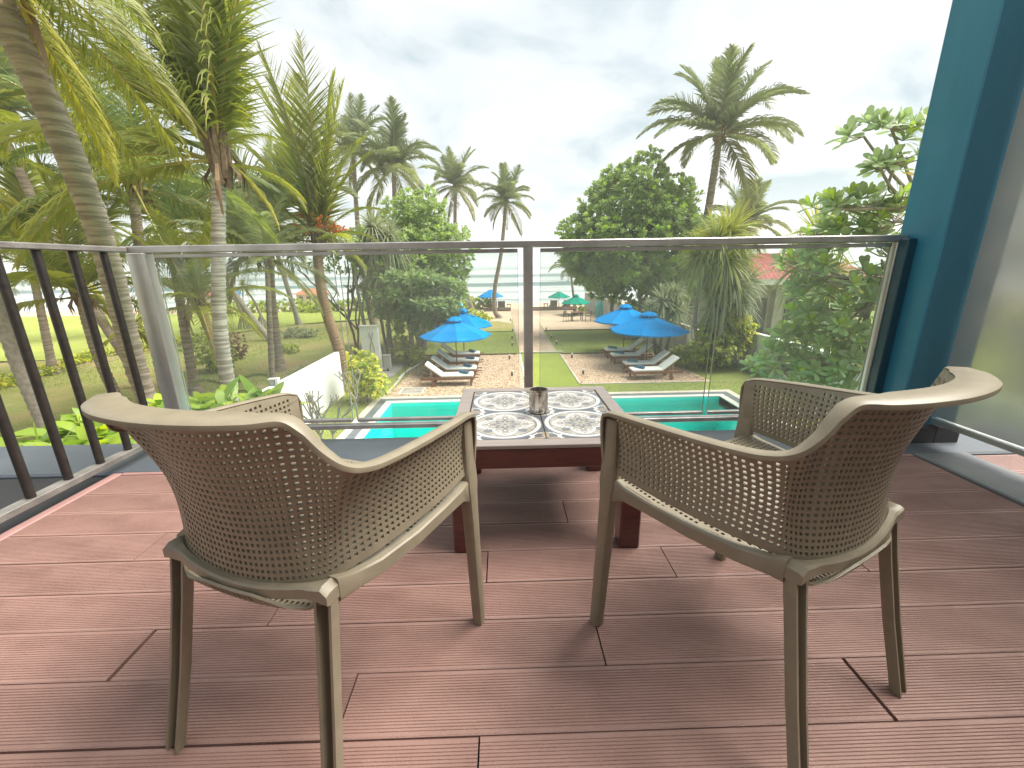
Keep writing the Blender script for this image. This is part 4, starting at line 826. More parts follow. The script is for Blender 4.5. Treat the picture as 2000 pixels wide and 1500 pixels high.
def palm(label, path, r0, r1, L, plan, near=False, pal='frondfar', bark='trunk', name='coconut_palm', nuts=0, husk=True, group=None, seed=1, cat='palm tree', flowers=False, flare=1.6):
    """path: world points base > crown. plan: (kind, azimuth deg from +Y clockwise, length factor)"""
    rr = random.Random(seed); base = Vector(path[0]); root = empty(name, base, label, cat, group)
    loc = [Vector(p) - base for p in path]
    trunk_mesh(loc, r0, r1, flare, seed=seed).build('trunk', M[bark], root)
    c = loc[-1]; s = L / 4.5
    for i, (kind, azd, lf) in enumerate(plan):
        o = link('frond', frond(kind, near, rr.randrange(3), pal), None, root)
        o.location = c + Vector((0, 0, rr.uniform(-0.1, 0.15))) * s; az_ = R(90 - azd)
        o.rotation_euler = (rr.uniform(-0.22, 0.22), rr.uniform(-0.08, 0.08), az_); q = s * lf; o.scale = (q, q, q)
    if husk:
        mb = MB()
        for i in range(16 if near else 7):
            a = i * 2.4; d = Vector((math.cos(a), math.sin(a), 0)); hh = -0.5 + 0.035 * i if near else -0.4
            mb.tube([c + Vector((0, 0, hh * s)) + d * r1 * 0.8, c + Vector((0, 0, (hh + .35) * s)) + d * (r1 + 0.05 * s), c + Vector((0, 0, (hh + .75) * s)) + d * (r1 + .09 * s)], [0.075 * s, 0.062 * s, 0.022 * s], 6)
        mb.build('leaf_bases', M['husk'], root)
        if near:
            for i in range(7):   # dry sheaths hanging below the crown
                a = rr.uniform(0, 6.28); d = Vector((math.cos(a), math.sin(a), 0)); mb = MB(); ln_ = rr.uniform(0.4, 1.0); st = c + d * (r1 + 0.12) + Vector((0, 0, rr.uniform(-0.15, 0.25)))
                for k_ in range(5):
                    off = Vector((rr.uniform(-.07, .07), rr.uniform(-.07, .07), 0)); e_ = st + off + d * rr.uniform(0.08, 0.3) * ln_ + Vector((0, 0, -ln_ * rr.uniform(0.6, 1)))
                    mid = (st + e_) / 2 + d * 0.10; sd_ = Vector((-d.y, d.x, 0)) * rr.uniform(0.012, 0.035)
                    mb.add([st - sd_, st + sd_, mid + sd_ * 1.2, mid - sd_ * 1.2, e_ + sd_ * 0.3, e_ - sd_ * 0.3], [(0, 1, 2, 3), (3, 2, 4, 5)])
                mb.build('dry_sheath', M['fronddry'], root)
    for i in range(nuts):
        a = rr.uniform(0, 6.28); q = c + Vector((math.cos(a) * 0.3 * s, math.sin(a) * 0.3 * s, -0.15 * s - rr.random() * 0.25 * s))
        rn = 0.13 * s; MB().lathe([(0.01, -rn * 1.1), (rn * .7, -rn * .8), (rn, 0), (rn * .75, rn * .75), (0.01, rn * 1.15)], 8, q).build('coconut', M['nut'], root)
    if flowers:
        for i, (azd, el, ln_) in enumerate(flowers):
            mb = MB(); a = R(90 - azd); d = Vector((math.cos(a) * math.cos(R(el)), math.sin(a) * math.cos(R(el)), math.sin(R(el))))
            mb.tube([c, c + d * ln_ * 0.5, c + d * ln_], [0.035, 0.03, 0.012], 5)
            for k_ in range(26):
                f = 0.3 + 0.7 * k_ / 26; q = c + d * ln_ * f; e_ = Vector((rr.gauss(0, 1), rr.gauss(0, 1), rr.gauss(0, 1))).normalized() * 0.14 + d * 0.22
                mb.tube([q, q + e_ * 0.5, q + e_ + Vector((0, 0, -0.06))], [0.014, 0.018, 0.010], 4)
                for z_ in (0.35, 0.6, 0.85): mb.lathe([(0.002, -.022), (0.022, 0), (0.002, .022)], 4, q + e_ * z_)
            mb.build('flower_spray', M['flower'], root)
    return root
def ring_plan(seed, n=22, kinds=(('spear', 1), ('up', 4), ('arch', 6), ('out', 6), ('low', 4), ('hang', 2)), lf=(0.85, 1.1)):
    rr = random.Random(seed); pl = []; a = rr.uniform(0, 360)
    for k_, c_ in kinds:
        for i in range(c_): pl.append((k_, a, rr.uniform(*lf))); a += 137.5 + rr.uniform(-14, 14)
    return pl
# --- the big near palms at the left
palm('large palm with a thick leaning trunk rising over the iron railing', [(-6.9, 8.25, G), (-7.10, 8.1, -1.1), (-6.15, 7.0, 1.25), (-5.42, 6.0, 2.50), (-4.92, 5.2, 3.40), (-4.66, 4.75, 3.95)], 0.18, 0.128, 4.4,
     [('low', 10, .56), ('low', -4, .64), ('out', -14, .62), ('low', -26, .75), ('out', 0, .50), ('arch', -22, .7), ('up', -30, .9), ('out', -60, 1), ('arch', -90, 1), ('arch', 180, 1), ('out', 200, 1), ('low', -30, .8), ('up', -40, 1), ('arch', 230, 1), ('hang', 8, .5)],
     near=True, pal='frond', seed=4, flare=1.25)
palm('pale ringed palm trunk standing behind the left glass pane', [(-6.0, 9.1, G), (-6.03, 9.0, -1.9), (-5.95, 9.0, -0.2), (-5.66, 9, 1.4), (-5.40, 9, 2.65), (-5.33, 9, 2.95)], 0.155, 0.105, 4.5,
     [('weep', 70, 1.15), ('weep', 20, 1.1), ('weep', 110, 1.10), ('stiff', 170, 1.1), ('weep', -50, 1.1), ('up', -20, 1.0), ('arch', -70, 1.1), ('arch', -100, 1.15), ('up', -85, 1.1), ('out', -95, 1.1), ('arch', -130, 1.0), ('out', -60, 1.0), ('arch', -35, 1), ('low', -115, .85), ('low', 75, .36), ('out', 100, .34), ('low', 50, .40), ('flat', -80, .9), ('spear', 0, 1), ('arch', 200, .8), ('up', 210, .9), ('hang', 60, .35), ('hang', -60, .5), ('up', -60, 1.2), ('up', -115, 1.2)],
     near=True, pal='frond', bark='trunkp', seed=11, flare=1.5)
palm('king coconut palm with upright fronds and orange flower sprays', [(-6.55, 17.1, G), (-6.72, 17, -2.1), (-7.02, 17, -0.5), (-7.06, 17, 1.0), (-6.9, 17, 1.95)], 0.225, 0.17, 5.0,
     [('stiff', 30, 1.24), ('stiff', -25, 1.30), ('stiff', 170, 1.22), ('stiff', -150, 1.15), ('stiff', 75, 1.05), ('stiff', -70, 1.10), ('up', 95, .82), ('up', -80, .8), ('arch', -95, .85), ('arch', 88, .62), ('flat', -90, 1.02), ('flat', -78, .85), ('out', 90, .50), ('low', 100, .42), ('out', -50, .8), ('low', -110, .6), ('out', 130, .55), ('up', 60, .8), ('up', -120, .9)],
     near=True, pal='frond', bark='trunko', seed=21, flowers=[(80, 62, 1.0), (-80, 58, 1.25), (110, 30, 1.0), (60, 25, 1.05), (-40, 70, 1.1), (150, 50, .9), (200, 75, .9), (-110, 35, .8)], name='king_coconut_palm')
# --- further left
LP = [
 ('dark fronded palm behind the leaning trunk at far left', [(-10.9, 13.2, G), (-10.6, 13, 0), (-10.2, 13, 3.3)], .16, .12, 4.2, 'fronddark', 31),
 ('deep green palm left of the pale ringed trunk', [(-11.9, 15.8, G), (-11.6, 15.6, -1), (-11.3, 15.5, 2.3)], .17, .13, 4.4, 'fronddark', 32),
 ('tall thin palm at the far left edge with a leaning trunk', [(-14.8, 17, G), (-16.6, 17, 1.6), (-17.5, 17, 6.2)], .17, .13, 4.4, 'frondfar', 33),
 ('yellowing low palm beyond the iron balusters', [(-21.5, 20, G), (-21.2, 20, -1), (-20.9, 20, 2.0)], .17, .13, 4.2, 'frond', 34),
 ('young palm with drooping fronds behind the iron balusters', [(-11.4, 12.3, G), (-11.5, 12, -1.5), (-11.55, 12, 0.35)], .15, .11, 3.4, 'frond', 35),
 ('palm with grey hanging fronds seen through the left pane', [(-8.7, 15.3, G), (-8.2, 15, -1), (-7.9, 15, 1.3)], .10, .08, 2.9, 'frondfar', 37),
 ('bushy palm behind the king coconut palm', [(-10.5, 19.5, G), (-10.2, 19.3, 0), (-9.6, 19, 2.7)], .17, .12, 4.0, 'frondfar', 39),
 ('thin palm with a mottled white trunk at the left edge', [(-11.6, 10.3, G), (-12.1, 10.5, -1.0), (-12.0, 10.5, 1.3), (-12.2, 10.5, 3.6)], .15, .12, 4.0, 'frond', 40),
 ('leaning palm on the dry lawn beside the stilt roots', [(-15.5, 28.3, G), (-16.6, 28.3, -2.0), (-17.6, 28.3, 0.2), (-17.9, 28.3, 3.0)], .20, .14, 4.0, 'frondfar', 41),
 ('slim grey palm far across the dry lawn', [(-17.2, 36, G), (-17.8, 36, 0), (-18.4, 36, 4.4)], .20, .15, 4.0, 'frondfar', 42),
 ('far palm at the lawn edge behind the iron balusters', [(-27, 31, G), (-27.6, 31, -1), (-28.4, 31, 3.4)], .20, .15, 4.2, 'frondfar', 43),
]
for lb, path, r0, r1, L, pal, sd_ in LP:
    palm(lb, path, r0, r1, L, ring_plan(sd_, 22, kinds=(('spear', 1), ('up', 3), ('arch', 5), ('out', 5), ('low', 3), ('hang', 1))), near=(path[0][1] < 16.5), pal=pal, bark='barkp' if sd_ in (40, 41, 42) else 'trunk', seed=sd_)
palm('young orange stemmed palm in front of the pale ringed trunk', [(-8.35, 12.6, G), (-8.45, 12.5, -1.6), (-8.75, 12.5, 0.0)], .17, .12, 3.0,
     ring_plan(5, kinds=(('up', 4), ('arch', 5), ('out', 3), ('low', 4)), lf=(.7, 1)), near=True, pal='frond', bark='trunko', seed=36)
palm('fallen frond heap at a stump on the left lawn', [(-9.7, 14.4, G), (-9.6, 14.4, G + 0.5)], .12, .08, 1.5, ring_plan(8, kinds=(('arch', 3), ('low', 8)), lf=(.7, 1)), pal='fronddark', seed=50, husk=False, name='cut_palm', cat='palm stump')
# --- palms towards the beach
windy = (('spear', 1), ('up', 5), ('arch', 6), ('out', 5), ('low', 5), ('hang', 3))
palm('tall slim palm just right of the king coconut palm', [(-10.6, 35, G), (-11.1, 35, 2), (-11.05, 35, 5.5), (-10.85, 35, 9.2)], .20, .15, 3.7, ring_plan(61, kinds=windy), seed=61, nuts=4)
palm('full crowned palm rising behind the left broadleaf tree', [(-8.2, 33, G), (-7.8, 33, 3), (-7.5, 33, 7.7)], .20, .15, 3.9, ring_plan(62, kinds=windy), seed=62, nuts=6)
palm('windblown palm above the left broadleaf tree towards the sea', [(-3.0, 42.7, G), (-4.0, 42.4, 0.5), (-4.3, 42, 4), (-4.1, 42, 7.9)], .19, .15, 3.5, ring_plan(63, kinds=windy), seed=63, nuts=4)
palm('slender curved palm on the beach left of the middle post', [(-.35, 38.4, G), (-.75, 38.3, -2.9), (-.66, 38.2, -0.9), (-.05, 38.2, 2.0), (.45, 38.2, 6.05)], .23, .14, 2.95, ring_plan(64, kinds=windy), seed=64, nuts=3)
palm('large palm with yellow coconuts above the right broadleaf tree', [(12.1, 27, G), (12.3, 27, 1.5), (12.5, 27, 4.4), (12.68, 27, 7.9)], .25, .19, 4.7,
     [('stiff', -5, .95), ('up', 20, 1), ('up', -30, 1.05), ('up', 75, 1.0), ('up', -80, .95), ('arch', -60, 1.05), ('arch', -100, 1.0), ('arch', 70, 1.1), ('arch', 100, 1), ('out', -85, 1.05), ('out', 88, 1.0), ('out', -110, .95), ('out', 110, .95), ('out', 40, .9), ('low', -75, .9), ('low', 95, .85), ('low', -120, .85), ('low', 150, .9), ('hang', 160, 1.1), ('hang', -150, .8), ('arch', 10, 1), ('arch', 150, .9), ('up', 170, .9), ('up', -160, .9)], seed=65, nuts=10, pal='frondfar')
palm('smaller palm half hidden behind the right pandanus', [(17.0, 32, G), (17.3, 32, 0), (17.5, 32, 3.3)], .18, .14, 3.6, ring_plan(66, kinds=windy), seed=66)
palm('young palm drooping towards the sea beside the right tree', [(7.3, 43, G), (7.0, 43, -1.5), (6.75, 43, 0.3)], .13, .10, 2.6, ring_plan(67, kinds=(('up', 2), ('arch', 5), ('out', 5), ('low', 3))), seed=67)

# ================================================================== BROADLEAF TREES
def limb(mb, a, b, r0, r1, rr, n=5, sag=0.15, sides=6):
    a, b = Vector(a), Vector(b); L = (b - a).length; off = Vector((rr.gauss(0, 1), rr.gauss(0, 1), rr.gauss(0, .5))) * L * 0.08
    pts = [a.lerp(b, i / n) + off * math.sin(math.pi * i / n) + Vector((0, 0, -sag * L * 0.3 * math.sin(math.pi * i / n))) for i in range(n + 1)]
    mb.tube(pts, [r0 + (r1 - r0) * i / n for i in range(n + 1)], sides)
def broad_tree(label, base, forks, blobs, n_ros, per, Ln, Wd, m, seed, name='broadleaf_tree', bright=0.25, inner=0.35, r0=0.16, droop=0.15, barkm='bark', flat=0.0, topbias=0.5):
    rs = np.random.RandomState(seed); rr = random.Random(seed); root = empty(name, base, label, 'tree'); B = Vector(base)
    mb = MB(); F = [Vector(f) - B for f in forks]
    for f in F: limb(mb, (rr.uniform(-.1, .1), rr.uniform(-.1, .1), -0.1), f, r0, r0 * 0.55, rr, sag=0)
    mb.build('trunk', M[barkm], root)
    vol = np.array([r[0] * r[1] * r[2] for _, r in blobs]) ** (2 / 3); pick = rs.choice(len(blobs), n_ros, p=vol / vol.sum())
    cen = np.array([b[0] for b in blobs]) - np.array(base); rad = np.array([b[1] for b in blobs])
    d = unit(rs.normal(size=(n_ros, 3))); rho = np.where(rs.rand(n_ros) < inner, rs.uniform(0.45, 0.9, n_ros), rs.uniform(0.86, 1.06, n_ros))
    lump = 1 + 0.15 * np.sin(d[:, 0] * 6 + pick) * np.sin(d[:, 2] * 5 + 2 * pick) + 0.09 * np.sin(d[:, 2] * 11 + pick)
    if flat: d[:, 2] = np.round(d[:, 2] * flat) / flat + rs.normal(0, 0.05, n_ros)
    C = cen[pick] + d * rad[pick] * (rho * lump)[:, None]
    Nrm = unit(d * 0.8 + np.array([0, 0, topbias]) + rs.normal(0, 0.25, (n_ros, 3)))
    young = (rs.rand(n_ros) < bright) & (rho > 0.9)
    base_t = np.where(young, rs.uniform(0.45, 1.0, n_ros), rs.uniform(0, 0.18, n_ros))
    def tf(n, per, el): return np.clip(base_t[:, None] * (1.1 - 0.5 * el) + rs.uniform(-.05, .08, (n, per)), 0, 1)
    me = rosettes(C, Nrm, rs, per, Ln, Wd, 'crown', tf, droop=droop); o = link('crown', me, m, root); o['kind'] = 'stuff'
    mb = MB(); sel = rs.choice(n_ros, min(90, n_ros), replace=False)
    for i in sel:
        f = min(F, key=lambda q: (q - Vector(C[i])).length); limb(mb, f, C[i], 0.05, 0.012, rr, n=4, sides=4)
    mb.build('branches', M[barkm], root)
    return root
broad_tree('big round broadleaf tree behind the right blue umbrellas', (8.0, 26.0, G), [(8.6, 26.8, -1.2), (7.4, 27.5, -0.5), (9.6, 27.2, 0)],
           [((8.5, 28, 2.2), (4.2, 3.2, 3.8)), ((6.7, 27.6, 1.5), (2.5, 2.5, 2.3)), ((10.6, 27.4, 1.5), (2.7, 2.6, 3.0)), ((8.3, 28, 4.4), (2.9, 2.5, 2.5)), ((5.7, 28, 1.6), (1.7, 2, 1.5))], 5200, 13, 0.33, 0.165, M['leafR'], 5, bright=0.24, inner=0.22)
broad_tree('broadleaf tree with tiers of large leaves left of the beach view', (-4.6, 24, G), [(-4.9, 24.3, -1.2), (-4.0, 24.6, -0.4), (-5.6, 25, 0)],
           [((-4.9, 25.5, 2.6), (2.2, 2, 2.0)), ((-3.4, 25, 1.7), (1.7, 1.8, 1.5)), ((-5.6, 25, 0.9), (2.0, 1.9, 2.4)), ((-4.6, 25.3, -0.4), (2.3, 1.8, 1.5)), ((-6.8, 25.5, 0.3), (1.3, 1.6, 2.4)), ((-4.6, 25.2, 3.9), (1.2, 1.3, 1.0))], 2900, 12, 0.28, 0.14, M['leafR'], 6, bright=0.20)
broad_tree('low spreading branches of big pale leaves behind the left umbrellas', (-5.0, 21.2, G), [(-4.9, 20.8, -1.0), (-4.4, 20.9, -1.2), (-3.8, 21, -1.5)],
           [((-4.3, 20.2, 0.42), (1.5, 1.0, 0.22)), ((-3.2, 20.8, 0.05), (1.2, 1.0, 0.2)), ((-4.9, 20.2, -0.35), (1.2, .9, 0.2)), ((-3.5, 20.4, -0.75), (1.5, 1.1, 0.22)), ((-4.4, 20.9, -1.15), (1.3, 1.0, 0.22)), ((-3.0, 21.5, -1.55), (1.2, 1.0, .3)), ((-2.7, 21.0, -.25), (.8, .8, .2)), ((-4.2, 21.6, -1.9), (1.1, .9, .3))], 520, 8, 0.46, 0.21, M['leafL'], 8, bright=0.30, r0=0.07, droop=0.3, barkm='barkp', topbias=1.1, inner=0.6)

# large leaved tree close by at the right: every leaf cluster its own part
def big_leaf_tree():
    base = Vector((7.4, 8.3, G)); root = empty('large_leaf_tree', base, 'tree with very large rounded leaves just outside the right glass pane', 'tree'); rs = np.random.RandomState(12); rr = random.Random(12)
    meshes = []
    for v in range(6):
        C = np.zeros((1, 3)); me = rosettes(C, np.array([[0, 0, 1.0]]), np.random.RandomState(40 + v), 11 + v % 3, 0.31, 0.16, 'leaf_cluster',
            lambda n, p, el, v=v: np.clip((0.75 if v % 3 == 0 else 0.12) * (1.25 - el), 0, 1), spread=(0.25, 1.45), droop=0.18, jit=0.35)
        me.materials.append(M['leafF']); meshes.append(me)
    blobs = [((6.25, 7.8, 0.9), (1.15, .9, .85), 52), ((6.7, 8.0, -0.1), (1.3, 1.0, 0.9), 72), ((6.5, 8.3, -0.9), (1.3, .9, .7), 58), ((6.1, 8.7, -1.35), (0.9, .6, .32), 20),
             ((6.9, 7.6, 1.5), (1.2, .8, .5), 34), ((7.3, 8.0, -1.2), (.9, .8, .9), 24), ((6.0, 7.3, 2.85), (.62, .5, .14), 12), ((6.1, 7.2, 2.40), (.62, .4, .12), 10), ((5.9, 7.4, 1.80), (.8, .4, .16), 20), ((5.75, 8.9, -1.25), (.5, .3, .12), 7)]
    mb = MB(); F = [Vector(p) - base for p in ((7.0, 8.2, -2.4), (7.2, 8.0, -0.8), (7.0, 7.8, 0.6), (7.1, 7.6, 1.9))]
    limb(mb, (0, 0, -0.1), F[0], .10, .08, rr, sag=0); limb(mb, F[0], F[1], .08, .06, rr, sag=0); limb(mb, F[1], F[2], .06, .045, rr, sag=0); limb(mb, F[2], F[3], .045, .03, rr, sag=0); mb.build('trunk', M['barkp'], root)
    mb = MB()
    for c, r, n in blobs:
        hub = min(F, key=lambda q: (q - (Vector(c) - base)).length); cv = Vector(c) - base; sub = [cv + Vector((rr.uniform(-.5, .5) * r[0], rr.uniform(-.5, .5) * r[1], rr.uniform(-.5, .2) * r[2])) for _ in range(max(2, n // 8))]
        for s_ in sub: limb(mb, hub, s_, 0.032, 0.018, rr, n=6)
        for i in range(n):
            d = Vector((rr.gauss(0, 1), rr.gauss(0, 1), rr.gauss(0, 1))).normalized(); q = cv + Vector((d.x * r[0], d.y * r[1], d.z * r[2])) * rr.uniform(0.6, 1.05)
            s_ = min(sub, key=lambda k_: (k_ - q).length); limb(mb, s_, q, 0.013, 0.008, rr, n=4, sides=4)
            o = link('leaf_cluster', meshes[rr.randrange(6)], None, root, q); ax = Vector((d.x * 0.7, d.y * 0.7 - 0.15, 0.8)).normalized()
            o.rotation_euler = ax.to_track_quat('Z', 'Y').to_euler(); s2 = rr.uniform(0.75, 1.05); o.scale = (s2, s2, s2)
            if rr.random() < 0.07:
                lf = leaf_mesh('old_leaf', [(0, 0, 0)], [(d.x, d.y - 1, -0.3)], [(0, -1, 0.4)], 0.16, 0.11, 0.0, 'obovate', 0.1); link('old_leaf', lf, M['leafold'], root, q + Vector((0, -0.08, -0.05)))
    mb.build('branches', M['barkp'], root)
big_leaf_tree()

# pandanus and bushes of blades
def pandanus(label, base, heads, m, seed, nb=110, L=0.95, wd=0.055, droop=0.55, name='pandanus'):
    rs = np.random.RandomState(seed); rr = random.Random(seed); B = Vector(base); root = empty(name, base, label, 'pandanus'); mb = MB()
    for hx, hy, hz, s_ in heads:
        h = Vector((hx, hy, hz)) - B; limb(mb, (rr.uniform(-.2, .2), rr.uniform(-.1, .1), -0.1), h, 0.085, 0.06, rr, sag=0)
        n = int(nb * s_); d = unit(rs.normal(size=(n, 3)) * [1, 1, 0.75] + [0, 0, 0.42]); P = np.array(h) + d * 0.10 * s_
        nn = np.tile([0, 0, 1.0], (n, 1)) + rs.normal(0, 0.4, (n, 3)); hd = leaf_mesh('leaf_head', P, d, nn, L * s_ * rs.uniform(.7, 1.15, n), wd, np.clip(rs.normal(0.25, 0.25, n) + 0.3 * d[:, 2], 0, 1), 'blade', droop * (1.1 - d[:, 2]) * rs.uniform(.6, 1.2, n))
        o = link('leaf_head', hd, m, root)
    mb.build('trunk', M['barkp'], root); return root
pandanus('bright spiky pandanus rising behind the handrail at right', (9.2, 18.6, G), [(8.73, 17.8, 1.75, 1.25), (9.3, 18.0, 2.1, 1.3), (8.2, 18, 1.2, 1.1), (9.7, 18.2, 1.2, 1.1), (9.1, 17.6, 0.9, 1.2)], M['pand'], 3, nb=230, L=1.05)
pandanus('tangled green pandanus above the vine covered wall', (9.8, 18.8, G), [(9.6, 17.7, -0.1, 1.1), (10.1, 18, -0.8, 1.0), (9.1, 18.1, -0.4, 1.1), (10.4, 18.2, 0.1, 1.0), (9.3, 18.2, -1.2, 1.0), (8.7, 18.4, 0.4, 1.0)], M['pandg'], 4, nb=190)
pandanus('grey green pandanus beside the right tree trunk', (8.0, 20.9, G), [(7.7, 20.4, -0.9, 1.0), (8.3, 20.2, -1.3, 1.0), (7.3, 20.8, -1.4, .8), (8.3, 20.6, -0.5, .9)], M['pandg'], 5, nb=180)
pandanus('dark spiky pandanus left of the large leaved tree', (10.6, 13.4, G), [(9.0, 13, 0.75, 1.1), (9.5, 13.2, 1.7, 1.1), (10.1, 13.2, 0.6, 1.0), (9.7, 12.6, -.1, .9)], M['pand'], 6, nb=150, L=1.0)
pandanus('pale pandanus with hanging leaves beside the left broadleaf tree', (-6.0, 22, G), [(-6.1, 21.4, 2.7, 1.15), (-5.4, 21.4, 2.3, 1.1), (-6.4, 21.6, 1.3, 1.0), (-5.9, 21.2, 0.5, 1.0), (-6.6, 21.8, 2.2, .9)], M['pandg'], 7, nb=200, L=1.15, droop=0.95)
pandanus('small pandanus by the sea wall', (9.7, 36, G), [(8.2, 36, -1.2, .8), (8.6, 35.6, -0.6, .8)], M['pand'], 9)

def bush(label, base, blobs, n, per, Ln, Wd, m, seed, name='bush', bright=0.4, stems=10, shape='lance', cat='bush', stem_m='barkp', droop=0.2):
    rs = np.random.RandomState(seed); rr = random.Random(seed); root = empty(name, base, label, cat); cen = np.array([b[0] for b in blobs]) - np.array(base); rad = np.array([b[1] for b in blobs])
    pick = rs.randint(0, len(blobs), n); d = unit(rs.normal(size=(n, 3))); C = cen[pick] + d * rad[pick] * rs.uniform(0.45, 1.08, n)[:, None]; C[:, 2] = np.maximum(C[:, 2], 0.05)
    bt = np.where(rs.rand(n) < bright, rs.uniform(.4, 1, n), rs.uniform(0, .25, n))
    me = rosettes(C, unit(d * 0.7 + [0, 0, 0.6]), rs, per, Ln, Wd, 'foliage', lambda a, b, el: np.clip(bt[:, None] + rs.uniform(-.1, .1, (a, b)), 0, 1), shape=shape, droop=droop)
    o = link('foliage', me, m, root); o['kind'] = 'stuff'; mb = MB()
    for i in range(stems):
        q = C[rs.randint(n)]; limb(mb, (rr.uniform(-.12, .12), rr.uniform(-.12, .12), -0.05), q, 0.028, 0.01, rr, n=4, sides=5)
    mb.build('stems', M[stem_m], root); return root
bush('yellow green croton bush in front of the white gate pillar', (-4.95, 14.5, G), [((-4.95, 14.5, -2.65), (.62, .6, .72)), ((-5.0, 14.5, -2.25), (.5, .5, .45)), ((-4.6, 14.4, -3.0), (.55, .5, .55)), ((-5.2, 14.5, -3.1), (.4, .5, .5))], 420, 9, 0.15, 0.06, M['leafY'], 3, bright=0.5, name='croton_bush')
bush('slim green shrub with light tips beside the gate paving', (-4.7, 20.3, G), [((-4.8, 20.3, -3.0), (.6, .5, .6)), ((-5.0, 20.4, -2.2), (.35, .35, .6)), ((-4.3, 20.3, -3.2), (.5, .5, .4))], 240, 8, 0.18, 0.07, M['leafV'], 4, bright=0.35)
bush('vine tangle with yellow leaves covering the end of the white wall', (9.6, 18.4, G), [((9.1, 18.6, -3.0), (1.0, .8, .7)), ((10.0, 18.5, -2.5), (.9, .7, .95)), ((8.4, 19.0, -3.2), (.7, .7, .5)), ((10.5, 18.7, -1.9), (.55, .5, .5)), ((9.4, 18.4, -1.9), (.8, .6, .7)), ((9.3, 18.0, -2.7), (1.1, .7, .7))], 1200, 8, 0.18, 0.09, M['leafV'], 5, bright=0.28, name='vine_bush', stems=24, droop=0.5)
bush('golden vine leaves hanging on top of the right white wall', (10.6, 18.3, G), [((10.55, 18.2, -1.7), (.5, .35, .4)), ((10.2, 18.0, -1.55), (.4, .3, .3)), ((10.7, 18.1, -2.2), (.3, .25, .5))], 190, 8, 0.18, 0.10, M['leafY'], 6, bright=0.75, name='golden_vine', droop=0.5)
bush('small seedling bushes at the foot of the right white wall', (10.6, 17.2, G), [((10.6, 17.2, -3.5), (.25, .6, .2))], 40, 7, 0.13, 0.06, M['leafV'], 7, stems=4)
bush('spiky grass clump far on the dry lawn', (-7.8, 17.8, G), [((-7.8, 17.8, -3.45), (1.3, .9, .25))], 110, 12, 0.40, 0.03, M['pandg'], 8, stems=2, shape='blade', name='grass_clump')
bush('dry heap overgrown with weeds on the left lawn', (-12.2, 23.5, G), [((-12.2, 23.5, -3.5), (.7, .6, .3))], 90, 8, 0.22, 0.06, M['leafV'], 9, stems=3, name='weed_clump')
bush('weed clump round a trunk on the far dry lawn', (-14.2, 29.5, G), [((-14.2, 29.5, -3.45), (1.2, .7, .35))], 110, 8, 0.28, 0.06, M['pandg'], 10, stems=3, name='weed_clump')
bush('loose green bush behind the leaning trunk at left', (-14.0, 19.8, G), [((-14, 19.8, -2.7), (1.0, .8, .9)), ((-13.4, 19.8, -3.1), (.7, .6, .5))], 240, 8, 0.20, 0.09, M['leafV'], 11, bright=0.5)
bush('dry brown hedge behind the left palms', (-15.5, 22, G), [((-14.8, 22.5, -2.9), (1.1, .7, .8))], 200, 8, 0.2, 0.08, M['fronddry'], 12, name='dry_hedge')
bush('green sea side bushes along the far end of the left lawn', (-22, 48, G), [((-30 + i * 3.4, 46 + (i % 3), G + 0.5), (2.2, 1.2, .75)) for i in range(9)], 1000, 8, 0.4, 0.2, M['leafV'], 13, name='shore_bushes', bright=.5, stems=20)
bush('yellow flowering creeper behind the second left umbrella', (-2.6, 33, G), [((-2.9, 33, -2.9), (1.3, .8, .8)), ((-1.9, 34, -3.2), (.9, .7, .5))], 240, 8, 0.25, 0.12, M['leafY'], 14, bright=0.3)
bush('small green plant by the sea wall at right', (7.6, 41, G), [((7.6, 41, -3.1), (.25, .25, .5))], 24, 8, 0.3, 0.08, M['leafV'], 15, stems=3, name='beach_plant')
# clipped yellow hedge winding along the neighbour's lawn
hp = [(-20.8, 14.0), (-20.9, 16.2), (-21.2, 18.8), (-22.0, 21.8), (-22.3, 23.5), (-21.2, 26), (-20.5, 29)]
hc = catmull([(x, y, G + .25) for x, y in hp], 5)
bush('low clipped yellow hedge winding along the bright lawn at left', (-21, 18, G), [(tuple(p), (.35, .35, .26)) for p in hc], 1100, 7, 0.14, 0.07, M['leafY'], 16, name='hedge', bright=.45, cat='hedge', stems=14)
# plants with broad sword leaves just below the balcony at left
def sword_plants(label, spots, seed):
    rs = np.random.RandomState(seed)
    for i, (x, y, z, s_) in enumerate(spots):
        root = empty('ginger_plant', (x, y, G), label[i], 'plant', 'broad leaved plants below the left side of the balcony'); mb = MB()
        for k_ in range(4):
            a = rs.rand() * 6.28; h = Vector((math.cos(a) * .22, math.sin(a) * .22, z - G - 0.15)); mb.tube([(0, 0, -0.1), h * 0.6, h], [.025, .02, .012], 5)
            n = 13; d = unit(rs.normal(size=(n, 3)) * [1, 1, .4] + [0, 0, .65]); P = np.array(h) + rs.normal(0, .05, (n, 3)) + [0, 0, -.1]
            for j in range(n):
                link('leaf', leaf_mesh('leaf', [P[j]], [d[j]], [np.array([0, -.4, 1.0]) + rs.normal(0, .3, 3)], .50 * s_ * rs.uniform(.7, 1.15), .115 * s_, float(np.clip(rs.normal(.3, .25), 0, 1)), 'lance', .28 * rs.uniform(.5, 1.6)), M['shrub'], root)
        mb.build('stems', M['shrub'], root)
